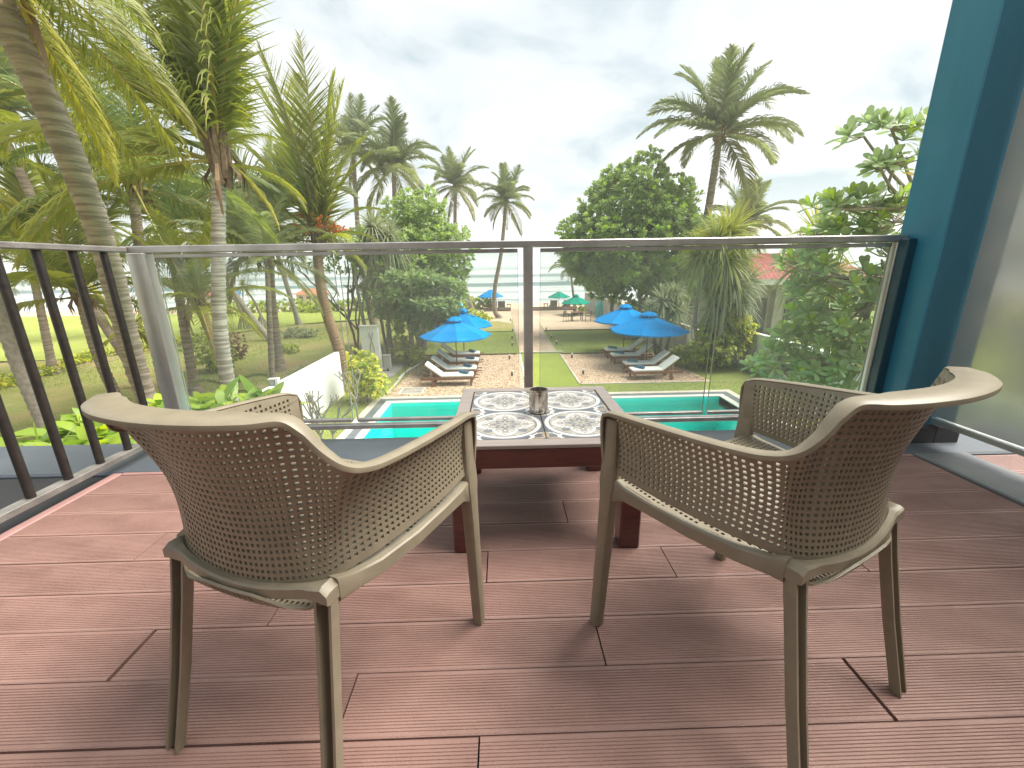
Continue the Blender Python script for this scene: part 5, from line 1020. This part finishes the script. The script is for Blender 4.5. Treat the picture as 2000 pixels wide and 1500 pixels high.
sword_plants(['broad leaved plant low behind the second iron baluster', 'broad leaved plant between the third and fourth iron balusters', 'broad leaved plant left of the steel corner post', 'broad leaved plant just right of the steel corner post', 'broad leaved plant at the foot of the pale ringed palm', 'broad leaved plant at the bottom left corner below the ledge'],
             [(-6.0, 5.3, -1.0, 1.2), (-5.2, 5.2, -0.92, 1.25), (-4.7, 5.7, -0.80, 1.2), (-4.25, 6.0, -0.78, 1.2), (-3.75, 6.3, -0.88, 1.2), (-5.5, 4.6, -1.05, 1.0)], 5)
# bare frangipani twigs in front of the white wall
bf = empty('bare_frangipani', (-4.3, 9.6, G), 'leafless grey frangipani branches in front of the left white wall', 'shrub'); mb = MB(); rr = random.Random(9)
def fork(p, d, L, r, dep):
    q = p + d * L; limb(mb, p, q, r, r * .8, rr, n=4, sides=6)
    if dep:
        for s in range(3 if dep == 3 else 2):
            nd_ = (d + Vector((rr.gauss(0, .6), rr.gauss(0, .4), rr.uniform(0, .5)))).normalized(); fork(q, nd_, L * .68, r * .78, dep - 1)
for s in range(3): fork(Vector((0.15 * s - .15, 0, -0.05)), Vector((rr.uniform(-.35, .35), rr.uniform(-.2, .2), 1)).normalized(), .78, .030, 3)
mb.build('branches', M['barkp'], bf)
bf2 = empty('thin_tree', (-4.65, 12.6, G), 'thin bare stemmed tree in front of the croton bush', 'tree'); mb = MB(); rr = random.Random(4)
fork(Vector((0, 0, -0.05)), Vector((0, 0, 1)), .72, .035, 3); mb.build('branches', M['barkp'], bf2)
# stilt rooted pandanus on the far lawn
for q, (x, y, lb) in enumerate([(-20.3, 33.5, 'stilt rooted trunks on the lawn seen left of the leaning palm'), (-18.6, 33.0, 'second stilt rooted trunk close to the leaning palm')]):
    st = empty('stilt_root_tree', (x, y, G), lb, 'tree'); mb = MB(); rr = random.Random(q + 3)
    for i in range(12): a = i * .52; mb.tube([(math.cos(a) * .55, math.sin(a) * .4, -.05), (math.cos(a) * .25, math.sin(a) * .2, .8), (0, 0, 1.35)], [.035, .035, .04], 5)
    mb.build('stilt_roots', M['barkp'], st); MB().tube([(0, 0, 1.3), (-.25, 0, 2.2), (-.9, 0, 3.4)], [.10, .08, .06], 7).build('trunk', M['barkp'], st)
    rs = np.random.RandomState(q); n = 90; d = unit(rs.normal(size=(n, 3)) + [0, 0, .3]); link('leaf_head', leaf_mesh('leaf_head', np.array([-.9, 0, 3.4]) + d * .1, d, np.tile([0, 0, 1.], (n, 1)), .9, .06, .3, 'blade', .5), M['pand'], st)
# bare branched tree behind the king coconut palm
bt = empty('bare_tree', (-7.9, 21.5, G), 'bare branching tree between the king coconut palm and the dark trees', 'tree'); mb = MB(); rr = random.Random(14)
fork(Vector((0, 0, -.1)), Vector((.05, 0, 1)), 2.2, .07, 3); fork(Vector((.2, 0, -.1)), Vector((.2, 0, 1)).normalized(), 1.7, .06, 3); mb.build('branches', M['bark'], bt)
for (x, y, lean, lb) in ((-6.5, 20.6, -.5, 'slanting bare trunk left of the gate pillar'), (-4.9, 22.4, .2, 'straight grey trunk behind the slim green shrub')):
    t_ = empty('slanting_tree', (x, y, G), lb, 'tree'); trunk_mesh([Vector((0, 0, -.05)), Vector((lean * .5, 0, 2.2)), Vector((lean, 0, 5.2))], .09, .07).build('trunk', M['barkp'], t_)
    rs = np.random.RandomState(int(x * -10)); C = np.array([lean, 0, 5.2]) + rs.normal(0, .7, (70, 3)); o = link('crown', rosettes(C, rs.normal(size=(70, 3)) + [0, 0, 1], rs, 9, .3, .15, 'crown', lambda a, b, el: rs.rand(a, b) * .3), M['leafR'], t_); o['kind'] = 'stuff'

# ================================================================== UMBRELLAS
def umbrella(m, label, group, loc, D=3.3, rz=0.0, h=2.42, drop=0.72, vent=True, square=False, sc_=1.0, polem='pole'):
    root = empty('umbrella', loc, label, 'umbrella', group, rz); n = 4 if square else 8; r = D / 2; seg = 4
    MB().tube([(0, 0, 0), (0, 0, h - .08)], .024, 10).build('pole', M[polem], root)
    MB().lathe([(0.25, 0), (0.25, .05), (.05, .09), (.035, .35), (.0, .36)], 20).build('base', M['timber'], root)
    for i in range(n):   # each canopy panel is its own cloth, sagging between the ribs
        a0, a1 = 2 * math.pi * i / n, 2 * math.pi * (i + 1) / n; vs = []; J = 6; K_ = 6
        for j in range(J + 1):
            f = 0.13 + 0.87 * j / J
            for k_ in range(K_ + 1):
                u = k_ / K_; p0 = Vector((math.cos(a0), math.sin(a0), 0)) * r * f; p1 = Vector((math.cos(a1), math.sin(a1), 0)) * r * f
                p = p0.lerp(p1, u); sg = math.sin(math.pi * u); z = h - drop * f ** 0.92 - 0.05 * sg * f
                vs.append(Vector((p.x * (1 - .03 * sg * f), p.y * (1 - .03 * sg * f), z)))
        fs = [(j * (K_ + 1) + k_, j * (K_ + 1) + k_ + 1, (j + 1) * (K_ + 1) + k_ + 1, (j + 1) * (K_ + 1) + k_) for j in range(J) for k_ in range(K_)]
        b = len(vs)
        for k_ in range(K_ + 1): vs.append(vs[J * (K_ + 1) + k_] + Vector((0, 0, -.055)))
        fs += [(J * (K_ + 1) + k_, J * (K_ + 1) + k_ + 1, b + k_ + 1, b + k_) for k_ in range(K_)]
        MB().add(vs, fs, False).build('canopy_panel', m, root)
        d = Vector((math.cos(a0), math.sin(a0), 0)); rb = MB().tube([Vector((0, 0, h - .10)), d * r * .5 + Vector((0, 0, h - drop * .53 - .03)), d * r * .985 + Vector((0, 0, h - drop - .03))], .011, 5).build('rib', M['pole'], root)
    if vent:
        mb = MB(); vs = [Vector((0, 0, h + .10))]
        for j, (f, dz) in enumerate(((.55, .055), (1, -.045), (1.02, -.10))):
            for i in range(n * 2):
                a = math.pi * i / n; rr_ = r * .215 * f * (1 if i % 2 == 0 else .93); vs.append(Vector((math.cos(a) * rr_, math.sin(a) * rr_, h + dz + (0 if i % 2 == 0 else -.015))))
        N2 = n * 2; fs = [(0, 1 + i, 1 + (i + 1) % N2) for i in range(N2)] + [(1 + j * N2 + i, 1 + (j + 1) * N2 + i, 1 + (j + 1) * N2 + (i + 1) % N2, 1 + j * N2 + (i + 1) % N2) for j in range(2) for i in range(N2)]
        mb.add(vs, fs).build('vent_cap', m, root)
    MB().lathe([(.02, 0), (.03, .03), (.018, .07), (.0, .10)], 10, (0, 0, h + .09)).build('finial', M['pole'], root)
    return root
ug = 'blue umbrellas beside the loungers'
umbrella(M['blue'], 'blue umbrella over the nearest loungers on the left gravel', ug, (-2.12, 18.55, G), rz=.15, D=3.15)
umbrella(M['blue'], 'blue umbrella behind the front one on the left gravel', ug, (-2.05, 21.45, G), rz=.5, D=3.1, h=2.5)
umbrella(M['blue'], 'blue umbrella nearest on the right gravel', ug, (6.55, 18.9, G), rz=.3, D=3.5, h=2.45)
umbrella(M['blue'], 'blue umbrella partly hidden behind the nearest right one', ug, (6.33, 21.9, G), rz=.1, D=3.3, h=2.52)
umbrella(M['blue'], 'small blue umbrella standing far off on the beach', 'umbrellas on the beach', (-1.31, 47, G - .06), rz=.785, D=2.75, h=2.22, drop=.8, vent=False, square=False)
umbrella(M['green'], 'green umbrella furthest off at the water edge', 'umbrellas on the beach', (6.23, 47.5, G - .08), D=2.5, h=1.85, drop=.62, vent=False)
umbrella(M['green'], 'green umbrella above the dining table on the sand', 'umbrellas on the beach', (6.82, 39.9, G), D=2.8, h=1.82, drop=.68, rz=.2)

# ================================================================== LOUNGERS
def lounger():
    """head towards -x, foot towards +x, origin under the middle of the bed"""
    root = empty('sun_lounger', (0, 0, 0), 'x', 'sun lounger', 'teak sun loungers with white mattresses')
    for s in (-1, 1):
        MB().box(-1.15, .96, s * .30 - .022, s * .30 + .022, .26, .36, bev=.006).build('side_rail', M['teak'], root)
        MB().box(.96, 1.16, s * .24 - .018, s * .24 + .018, .31, .345, bev=.005).build('handle', M['teak'], root)
        MB().box(.80, .88, s * .29 - .03, s * .29 + .03, 0, .27, bev=.006).build('leg', M['teak'], root); MB().box(-.72, -.62, s * .29 - .03, s * .29 + .03, .06, .27, bev=.006).build('leg', M['teak'], root)
        MB().lathe([(.0, -.02), (.085, -.02), (.085, .02), (.0, .02)], 16).build('wheel', M['teak'], root)
        wo = root.children[-1]; wo.location = (-.67, s * .345, .085); wo.rotation_euler = (R(90), 0, 0)
    for i in range(15): MB().box(-.36 + i * .09, -.30 + i * .09, -.278, .278, .345, .362).build('slat', M['teak'], root)
    mt = Matrix.Translation((-.36, 0, .36)) @ Matrix.Rotation(R(38), 4, 'Y')
    MB().box(-.78, 0, -.27, -.23, -.005, .02, mt).box(-.78, 0, .23, .27, -.005, .02, mt).box(-.78, -.72, -.23, .23, -.005, .02, mt).build('back_frame', M['teak'], root)
    MB().tube([mt @ Vector((-.5, .2, 0)), Vector((-.78, .2, .30))], .012, 5).tube([mt @ Vector((-.5, -.2, 0)), Vector((-.78, -.2, .30))], .012, 5).build('back_prop', M['whitec'], root)
    MB().bbox(-.36, .93, -.285, .285, .362, .445, .022).build('mattress', M['cushion'], root)
    MB().bbox(-.80, .01, -.285, .285, .022, .105, .022, mt).build('back_cushion', M['cushion'], root)
    return root
lg = lounger(); labs = ['nearest sun lounger on the left gravel, raised back at left', 'second sun lounger from the pool on the left gravel', 'third sun lounger from the pool on the left gravel', 'farthest sun lounger on the left gravel, half hidden by the umbrella',
                        'nearest sun lounger on the right gravel', 'second sun lounger from the pool on the right gravel', 'third sun lounger from the pool on the right gravel', 'farthest sun lounger on the right gravel, under the rear umbrella']
pos = [(-2.18, 16.55, 0), (-2.12, 17.72, 0), (-2.12, 19.3, 0), (-2.15, 20.9, 0), (6.15, 16.85, 1), (6.2, 18.0, 1), (6.1, 19.8, 1), (6.1, 21.1, 1)]
tl = []
for i, (x, y, sd_) in enumerate(pos):
    o = lg if i == 0 else copy_tree(lg); o.location = (x, y, G + .012); o.rotation_euler = (0, 0, (math.pi if sd_ else 0) + rnd.uniform(-.03, .03)); o['label'] = labs[i]
    tx = x + (.55 if not sd_ else -.55); mb = MB(); n = 22; rings = []
    for k_ in range(9):
        u = -.22 + .44 * k_ / 8; rings.append([Vector((u * .2 + .075 * math.cos(6.2832 * j / n) * (1 + .08 * math.sin(j * 2.5)), u, .062 + .062 * math.sin(6.2832 * j / n))) for j in range(n)])
    mb.loft(rings); t_ = mb.build('rolled_towel', M['towelteal' if sd_ and i != 4 else 'towel']); t_.location = (tx, y, G + .457); t_.rotation_euler = (0, 0, 1.0 + rnd.uniform(-.3, .3))
    tag(t_, ('blue grey' if not sd_ else 'teal blue') + ' rolled towel on the ' + labs[i].split(',')[0].replace('sun lounger', 'lounger'), 'towel', 'rolled towels on the loungers')
ex = copy_tree(tl[0]) if tl else None
# far beach loungers seen from behind, small side tables
def beach_chair():
    r = empty('beach_lounger', (0, 0, 0), 'x', 'beach lounger', 'dark loungers on the beach facing the sea')
    mt = Matrix.Translation((0, .1, .25)) @ Matrix.Rotation(R(28), 4, 'X')
    for k_ in range(7): MB().box(-.34, .34, -.015, .015, .08 + k_ * .095, .155 + k_ * .095, mt).build('back_slat', M['darkwood'], r)
    MB().box(-.37, -.33, -.02, .02, 0, .76, mt).box(.33, .37, -.02, .02, 0, .76, mt).build('back_frame', M['darkwood'], r)
    MB().box(-.36, .36, .1, 1.5, .24, .30).build('bed', M['darkwood'], r)
    for x in (-.33, .33):
        for y in (.15, 1.35): MB().box(x - .03, x + .03, y - .03, y + .03, 0, .24).build('leg', M['darkwood'], r)
    return r
bc = beach_chair(); zb = G - .02
for i, (x, y, lb) in enumerate([(-1.0, 45.4, 'dark beach lounger left of the small blue umbrella pole'), (-.15, 45.4, 'dark beach lounger partly behind the curved beach palm'), (5.38, 45.3, 'dark beach lounger under the farthest green umbrella'), (6.8, 45.3, 'dark beach lounger behind the dining table umbrella')]):
    o = bc if i == 0 else copy_tree(bc); o.location = (x, y, zb); o['label'] = lb; o.scale = (1.0, 1, 1.1)
def side_table():
    r = empty('side_table', (0, 0, 0), 'x', 'side table', 'small beach side tables'); MB().box(-.22, .22, -.22, .22, .50, .54).build('top', M['darkwood'], r)
    for x in (-.18, .18):
        for y in (-.18, .18): MB().box(x - .02, x + .02, y - .02, y + .02, 0, .5).build('leg', M['darkwood'], r)
    return r
stb = side_table()
for i, (x, lb) in enumerate([(-2.25, 'small dark side table at the left end of the beach loungers'), (.62, 'small dark side table right of the curved beach palm'), (4.55, 'small dark side table left of the farthest green umbrella')]):
    o = stb if i == 0 else copy_tree(stb); o.location = (x, 45.3, zb); o['label'] = lb; o.scale = (1, 1, 1.2)
# dining tables and chairs on the sand
def dining():
    r = empty('dining_table', (0, 0, 0), 'x', 'table', 'wooden dining tables on the sand'); MB().box(-.48, .48, -.42, .42, .70, .745, bev=.008).build('top', M['teak'], r); MB().box(-.42, .42, -.36, .36, .63, .70).build('apron', M['darkwood'], r)
    for x in (-.4, .4):
        for y in (-.34, .34): MB().box(x - .03, x + .03, y - .03, y + .03, 0, .7).build('leg', M['darkwood'], r)
    return r
dt = dining(); dt.location = (6.2, 35.6, G); dt['label'] = 'wooden dining table between two chairs on the sand'
d2 = copy_tree(dt); d2.location = (6.1, 38.8, G); d2['label'] = 'wooden dining table under the nearer green umbrella'
def dchair():
    r = empty('dining_chair', (0, 0, 0), 'x', 'chair', 'dining chairs on the sand'); MB().box(-.24, .24, -.24, .24, .42, .45, bev=.008).build('seat', M['timber'], r)
    for x in (-.22, .22):
        MB().tube([(x, -.22, 0), (x, -.22, .45), (x, -.27, .85)], .018, 6).build('leg', M['timber'], r); MB().tube([(x, .22, 0), (x, .22, .66)], .018, 6).build('leg', M['timber'], r); MB().tube([(x, -.25, .66), (x, .22, .66)], .018, 6).build('armrest', M['timber'], r)
    for k_ in range(4): MB().box(-.22, .22, -.275, -.26, .52 + k_ * .09, .58 + k_ * .09).build('back_slat', M['timber'], r)
    return r
ch = dchair(); ch.location = (5.35, 35.3, G); ch.rotation_euler = (0, 0, R(-70)); ch['label'] = 'dining chair at the left side of the nearer sand table'
cc = copy_tree(ch); cc.location = (7.1, 35.3, G); cc.rotation_euler = (0, 0, R(80)); cc['label'] = 'dining chair at the right side of the nearer sand table'
# surfboards
for i, (x, lb) in enumerate([(8.28, 'leftmost of the three pale blue surfboards leaning on the wall'), (8.52, 'middle one of the three leaning surfboards'), (8.78, 'rightmost of the three leaning surfboards, a darker stripe')]):
    L = 1.95 + .06 * i; rings = []; rr_ = []
    for k_ in range(15):
        t = k_ / 14; wv = .27 * math.sin(math.pi * (t * .94 + .03)) ** .55; th = .035 * math.sin(math.pi * (t * .94 + .03)) ** .5; z = t * L; yb = .10 * (t - .5) ** 2
        rings.append([Vector((wv * math.cos(6.2832 * j / 12), yb + th * math.sin(6.2832 * j / 12), z)) for j in range(12)])
    sb = empty('surfboard', (x, 37.45 - i * .08, G + .02), lb, 'surfboard', 'pale blue surfboards'); MB().loft(rings).build('board', M['board'], sb)
    MB().box(-.012, .012, -.052, .06, .12, L - .12).build('stringer', M['boardline'], sb); sb.rotation_euler = (R(-6), R(13), R(18))
# path lights
pl0 = empty('path_light', (0, 0, 0), 'x', 'path light', 'small path lights beside the gravel and path')
MB().tube([(0, 0, 0), (0, 0, .20)], .045, 10).build('post', M['darkwood'], pl0); MB().tube([(0, 0, .20), (0, 0, .27)], .047, 10).build('cap', M['lamp'], pl0)
pls = [(.275, 21.04, 'path light at the far corner of the left gravel'), (.33, 17.65, 'path light in the left gravel nearest the pool'), (3.46, 20.99, 'path light at the far corner of the right gravel'), (3.42, 17.66, 'path light in the right gravel nearest the pool'), (.62, 36.25, 'path light left of the path, beside the curved palm'), (.65, 30.2, 'path light left of the path at the second lawn edge'), (3.1, 30.5, 'path light right of the path at the sand edge'), (3.1, 27.0, 'path light right of the path halfway along the lawn'), (3.15, 24.8, 'path light right of the path near the white kerb'), (.55, 27.2, 'path light left of the path halfway along the lawn'), (.5, 24.6, 'path light left of the path near the white kerb')]
for i, (x, y, lb) in enumerate(pls):
    o = pl0 if i == 0 else copy_tree(pl0); o.location = (x, y, G + .012); o['label'] = lb; s_ = 0.95; o.scale = (s_, s_, s_)
# rope posts and driftwood by the left gravel
for x, y, lb in ((-4.4, 18.3, 'thin iron stake at the left gravel border'), (-4.1, 20.1, 'thin iron stake by the slim green shrub')):
    tag(MB().tube([(0, 0, -.05), (0, 0, .75)], .014, 6).build('iron_stake', M['iron'], loc=(x, y, G)), lb, 'stake')
tag(MB().tube(catmull([(-4.5, 17.4, G + .04), (-4.42, 18.6, G + .06), (-4.1, 20.0, G + .09), (-3.95, 20.7, G + .2)], 6), .05, 8).build('driftwood_log', M['whitec']), 'pale curved log bordering the left gravel bed', 'log')
# timber walls on the beach
for x0, x1, lb in ((-2.0, .78, 'low timber retaining wall left of the beach path'), (3.1, 7.7, 'low timber retaining wall right of the beach path')):
    r = empty('timber_wall', ((x0 + x1) / 2, 44.2, G), lb, 'retaining wall'); h_ = (x1 - x0) / 2
    for k_ in range(3): MB().box(-h_, h_, -.05, .05, .02 + k_ * .13, .13 + k_ * .13, bev=.01).build('plank', M['timber'], r)
# ceramic fish shaped hanging lamp and pot in the left tree
hl = empty('hanging_lantern', (-3.4, 33.5, G), 'small turquoise lantern hanging in the left tree near the beach', 'lantern')
MB().lathe([(0, 1.35), (.22, 1.45), (.30, 1.65), (.22, 1.85), (0, 1.95)], 12).build('shade', M['board'], hl); MB().tube([(0, 0, 1.95), (0, 0, 3.6)], .012, 5).build('cord', M['iron'], hl)

# ================================================================== GROUND COVER
rs = np.random.RandomState(77)
def tufts(name, areas, n, h, m, seed, wd=.012):
    rs = np.random.RandomState(seed); ar = np.array([(x1 - x0) * (y1 - y0) for x0, x1, y0, y1 in areas]); pk = rs.choice(len(areas), n, p=ar / ar.sum()); A = np.array(areas)[pk]
    P = np.stack([rs.uniform(A[:, 0], A[:, 1]), rs.uniform(A[:, 2], A[:, 3]), np.full(n, G)], -1); d = unit(rs.normal(size=(n, 3)) * [.5, .5, .1] + [0, 0, 1])
    me = leaf_mesh(name, P, d, rs.normal(size=(n, 3)), h * rs.uniform(.4, 1.2, n), wd, rs.rand(n) ** 2, 'blade', .2); o = link(name, me, m); o['kind'] = 'stuff'; return o
M['grassb'] = mat('grass_blade', (0.13, 0.19, 0.03), (0.20, 0.26, 0.04), rough=.6, scale=.8, trans=.3, tint=True, tint_col=(.36, .38, .08))
tufts('lawn_grass_blades', [(-6.0, -4.76, 9, 15), (8.42, 10.9, 9, 15), (-6, 10.9, 15, 16.1), (-5.9, 8.7, 22.4, 30.1)], 60000, .055, M['grassb'], 1)
tufts('dry_lawn_blades', [(-22, -6.3, 9, 34)], 42000, .10, M['grassb'], 2, wd=.018)
# loose stones of the two gravel beds
n = 26000; A = [(-4.3, .8, 15.05, 22.1), (3.1, 8.0, 16.25, 21.9)]; pk = rs.randint(0, 2, n); Aa = np.array(A)[pk]
P = np.stack([rs.uniform(Aa[:, 0], Aa[:, 1]), rs.uniform(Aa[:, 2], Aa[:, 3]), np.full(n, G + .012)], -1)
oct_ = np.array([(1, 0, 0), (0, 1, 0), (-1, 0, 0), (0, -1, 0), (0, 0, .7)]); V = P[:, None] + oct_[None] * rs.uniform(.018, .042, (n, 1, 3)); fa = np.array([(0, 1, 4), (1, 2, 4), (2, 3, 4), (3, 0, 4)])
F = (fa[None] + (np.arange(n) * 5)[:, None, None]).reshape(-1, 3); me = bpy.data.meshes.new('gravel_stones'); me.vertices.add(n * 5); me.vertices.foreach_set('co', V.ravel()); me.loops.add(F.size); me.loops.foreach_set('vertex_index', F.ravel().astype(np.int32)); me.polygons.add(len(F)); me.polygons.foreach_set('loop_start', np.arange(0, F.size, 3, dtype=np.int32)); me.update(calc_edges=True)
a = me.attributes.new('tint', 'FLOAT', 'POINT'); a.data.foreach_set('value', np.repeat(rs.rand(n), 5).astype(np.float32))
M['stone'] = mat('gravel_stone', (.30, .16, .085), rough=.9, tint=True, tint_col=(.70, .56, .44)); o = link('gravel_stones', me, M['stone']); o['kind'] = 'stuff'
# a little grit and dust lying on the deck
n = 90; gm = leaf_mesh('deck_grit', np.stack([rs.uniform(-1.8, 2.0, n), rs.uniform(-.3, 1.85, n), np.full(n, .003)], -1), np.c_[rs.normal(size=(n, 2)), np.zeros(n)], np.tile([0, 0, 1.], (n, 1)) + rs.normal(0, .2, (n, 3)), rs.uniform(.003, .009, n), .0025, 0., 'lance'); o = link('deck_grit', gm, M['decktrim']); o['kind'] = 'stuff'
# fallen leaves on the lawn
fl = leaf_mesh('fallen_leaves', np.stack([rs.uniform(-5.5, 8.5, 160), rs.uniform(15.2, 30, 160), np.full(160, G + .03)], -1), np.c_[rs.normal(size=(160, 2)), np.zeros(160)], np.tile([0, .1, 1.], (160, 1)) + rs.normal(0, .2, (160, 3)), .13, .08, 0., 'obovate'); o = link('fallen_leaves', fl, M['fronddry']); o['kind'] = 'stuff'

# ------------------------------------------------------------------ sea haze
hzb = MB().box(-900, 900, -60, 1500, G - 3.0, 16.0).build('haze', None); hzb['kind'] = 'stuff'
hm_ = bpy.data.materials.new('sea_haze'); hm_.use_nodes = True; t = hm_.node_tree; t.nodes.remove(t.nodes['Principled BSDF'])
pv_ = t.nodes.new('ShaderNodeVolumePrincipled'); pv_.inputs['Density'].default_value = 0.0016; pv_.inputs['Color'].default_value = (0.96, 0.97, 0.98, 1); pv_.inputs['Anisotropy'].default_value = 0.2
t.links.new(pv_.outputs[0], t.nodes['Material Output'].inputs['Volume']); hzb.data.materials.append(hm_)
sc.cycles.volume_bounces = 1
